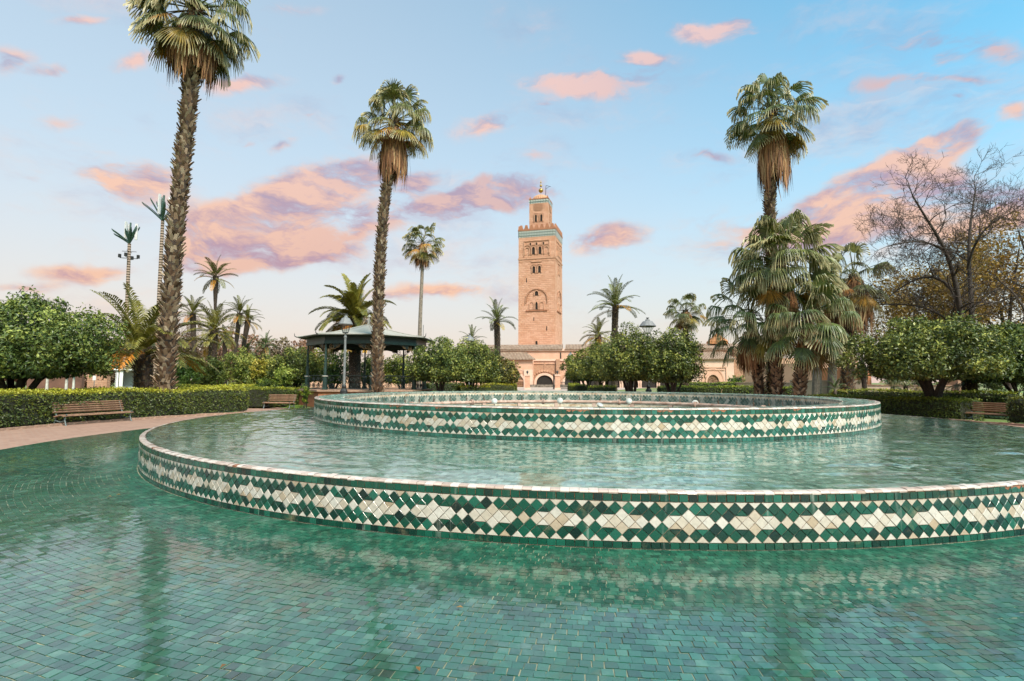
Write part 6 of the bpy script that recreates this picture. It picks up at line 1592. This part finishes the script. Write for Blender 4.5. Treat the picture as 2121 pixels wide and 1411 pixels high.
# ------------------------------------------------------------------ phone masts dressed as palms
M['mast_bark'] = None
m, t, b = material('ribbed_mast_sleeve')
sp = t.n('ShaderNodeSeparateXYZ'); t.link(pos(t), sp.inputs[0])
sw_ = t.math('SINE', t.math('MULTIPLY', sp.outputs[2], 17.0))
t.link(t.mix(t.maprange(sw_, -.5, .5), (.17, .11, .08, 1), (.28, .20, .155, 1)), b.inputs['Base Color']); b.inputs['Roughness'].default_value = .8
bump(t, b, sw_, .05); M['mast_bark'] = m
M['plastic_leaf'] = plain('blue_green_plastic_leaf', (.035, .085, .065), .6, .3, 2.0)
M['antenna'] = plain('grey_antenna_panel', (.55, .52, .52), .5, .1, 2.0)
def mast(px0, py0, px1, py1, Y, ytop, label, seed, extra=False):
    g = random.Random(seed)
    b_ = at(px0, 790, Y); b_[2] = -.06; tp = at(px1, py1, Y) - b_
    root = tag(empty('phone_mast', b_), label, 'mast', 'phone masts dressed as palms')
    n = 90; mb = MB(); H = np.linalg.norm(tp)
    P = [tp*s for s in np.linspace(0, 1, n)]
    mb.tube(P, [ (.33-.12*s)*(1+.05*(k % 2)) for k, s in enumerate(np.linspace(0, 1, n))], 10)
    mb.build('pole', M['mast_bark'], root)
    hl = (py1-ytop)*Y/F_PX
    for k in range(10):
        a = k*2.4+seed; pt = R((75, 50, 62, 40, 70, 30, 55, 66, 35, 48)[k]); L = hl*g.uniform(.7, 1.0)
        dv = np.array([math.cos(a)*math.cos(pt), math.sin(a)*math.cos(pt), math.sin(pt)])
        side = np.cross(dv, (0, 0, 1)); side /= np.linalg.norm(side)+1e-6; up_ = np.cross(side, dv)
        V, Q = [], []
        for i_ in range(16):
            f = .15+.85*i_/15; p_ = tp + dv*L*f - np.array([0, 0, .10*L*f*f*math.cos(pt)])
            for s_ in (-1, 1):
                wl = .34*math.sin(PI*min(1, f*.9+.08))+.12; k0 = len(V)
                V += [p_, p_+dv*.16, p_+side*s_*wl*.45+dv*.36+up_*.14, p_+side*s_*wl*.45+dv*.22+up_*.14]; Q += [(k0, k0+1, k0+2, k0+3)]
        fr_ = MB().add(V, Q).tube([tp+dv*L*f - np.array([0, 0, .10*L*f*f*math.cos(pt)]) for f in np.linspace(0, 1, 6)], np.linspace(.09, .03, 6), 5)
        fr_.build('plastic_frond', M['plastic_leaf'], root)
    for k in range(3):
        a = k*2.1+.4
        MB().box((.75*math.cos(a), .75*math.sin(a), hl*.62), (.34, .16, hl*.8), a).build('antenna_panel', M['antenna'], root, tp)
    MB().tube([tp, tp+np.array([0, 0, hl*1.05])], .12, 6).build('head_pole', M['plastic_leaf'], root)
    if extra:
        for k in range(4):
            a = k*PI/2+.3; dv = np.array([math.cos(a), math.sin(a), 0]); q = tp*.90
            MB().tube([q, q+dv*1.1], .05, 5).tube([q+[0, 0, 1.0], q+dv*.9+[0, 0, 1.0]], .04, 5).box(q+dv*1.15+[0, 0, .3], (.28, .28, .5)).build('radio_bracket', M['iron'], root)
mast(258, 790, 268, 505, 75, 462, 'shorter phone mast disguised as a palm, far left', 3, True)
mast(322, 790, 337, 458, 72, 405, 'taller phone mast disguised as a palm beside the tallest palm', 5)

# ------------------------------------------------------------------ benches
M['slat'] = plain('weathered_brown_slat', (0.30, 0.165, 0.10), 0.6, 0.45, 5.0, c2=(0.16, .08, .05))
M['cast'] = plain('grey_green_cast_iron', (0.10, 0.12, 0.12), 0.5, 0.3, 6.0)
def bench(loc, rz, L, label, back=True):
    """seat faces local -y"""
    root = tag(empty('park_bench', loc, rz), label, 'bench', 'park benches')
    for k in range(5):
        yy = -.30+k*.115; zz = .43 - .03*abs(k-1.5)
        bevel(MB().box((0, yy, zz), (L, .085, .04)).build('seat_slat', M['slat'], root), .008)
    for k in range(5):
        zz = .52+k*.088; yy = .235 + k*.035
        Mx = np.array(Matrix.Rotation(R(-68), 3, 'X'))
        bevel(MB().box((0, 0, 0), (L, .062, .036), M=Mx).build('back_slat', M['slat'], root, (0, yy, zz)), .008)
    for sx_ in (-1, 1):
        x = sx_*(L/2-.10)
        side = MB()
        def bar_(pts, w_=.045, th=.05):
            pts = [np.array([x, a, b_]) for a, b_ in pts]
            side.tube(pts, w_*.55, 6)
        bar_([(.40, .90), (.34, .72), (.25, .50), (.20, .42), (.22, .25), (.30, 0.0)])
        bar_([(.20, .40), (-.05, .37), (-.30, .40), (-.36, .44)])
        bar_([(-.30, .40), (-.27, .22), (-.36, 0.0)])
        bar_([(-.28, .20), (-.05, .14), (.23, .20)])
        side.build('cast_side', M['cast'], root)
    return root
pL, pR = np.array([-17.55, 20.50]), np.array([-16.80, 23.30])
dv = pR-pL; rzb = math.atan2(dv[1], dv[0])
bench((*( (pL+pR)/2 + np.array([-.12, .03])), -.02), rzb, np.linalg.norm(dv)-.05, 'long slatted bench before the tall hedge at far left')
q = at(585, 838, 33.6); a2 = math.atan2(CY-q[1], CX-q[0])
bench((q[0]-.2, q[1], -.03), R(-6), 1.9, 'slatted bench seen end on beside the bandstand lawn')
q3 = np.array([CX+21.25*math.sin(R(108.8)), CY-21.25*math.cos(R(108.8))])
bench((*q3, -.02), R(108.8+180), 2.2, 'dark bench half hidden between two hedges at the right edge')

# ------------------------------------------------------------------ grass and fallen leaves
def grass(name, corners, n, label):
    c = np.asarray(corners, float); u, v = rng.uniform(0, 1, n), rng.uniform(0, 1, n)
    P = (c[0]*((1-u)*(1-v))[:, None] + c[1]*(u*(1-v))[:, None] + c[2]*(u*v)[:, None] + c[3]*((1-u)*v)[:, None])
    P = np.column_stack([P, np.full(n, -.06)])
    a = rng.uniform(0, 2*PI, n); h = rng.uniform(.05, .14, n); w_ = .02
    sd = np.stack([np.cos(a), np.sin(a), np.zeros(n)], 1)*w_; tp = P + np.stack([np.sin(a)*.05, np.cos(a)*.05, h], 1)
    V = np.stack([P-sd, P+sd, tp], 1).reshape(-1, 3)
    me = np_mesh(name, V, [(np.arange(n)*3)[:, None]+np.array([0, 1, 2])], M['grass'], attrs={'tone': np.repeat(rng.uniform(.2, .8, n), 3)})
    return tag(obj(name, me), label, 'grass', kind='stuff')
grass('lawn_grass', [at(597, 800, 34.5)[:2], at(632, 800, 34.8)[:2], at(640, 800, 48)[:2], at(598, 800, 48)[:2]], 9000, 'mown grass beside the brick plinth')
grass('verge_grass', [at(1200, 800, 38.5)[:2], at(1660, 800, 38.5)[:2], at(1660, 800, 41)[:2], at(1200, 800, 41)[:2]], 16000, 'grass verge beyond the fountain on the right')
grass('verge_grass', [at(870, 800, 38.5)[:2], at(1010, 800, 38.5)[:2], at(1010, 800, 46)[:2], at(870, 800, 46)[:2]], 9000, 'grass under the trees left of the walk')
lm = leaf_material('fallen_leaf', (.10, .05, .02), (.26, .13, .05), (.42, .28, .10))
for k, (px, py) in enumerate(((232, 1030), (250, 1026), (675, 946), (960, 1262), (870, 1395), (470, 1380), (1810, 1228), (1450, 1210))):
    z = .64 if py < 960 else .02
    d_ = ray(px, py); P = d_*((z-CAM_H)/d_[2]) + np.array([0, 0, CAM_H])
    s_ = .05
    me = np_mesh('fallen_leaf', np.array([(0, 0, 0), (s_*.5, s_*.3, .012), (s_*1.2, 0, .004), (s_*.5, -s_*.3, .012)]), [[(0, 1, 2, 3)]], lm, attrs={'tone': [random.random()]*4})
    lb_ = ('fallen leaf left of the fountain wall', 'second fallen leaf left of the fountain wall', 'brown leaf on the middle water', 'leaf on the wet floor below the middle of the wall', 'dark leaf at the bottom edge', 'leaf near the lower left corner', 'leaf on the floor under the right part of the wall', 'leaf on the wet floor right of centre')[k]
    tag(obj('fallen_leaf', me, None, P + np.array([0, 0, .012]), (0, 0, random.uniform(0, 6))), lb_, 'leaf', 'fallen leaves')
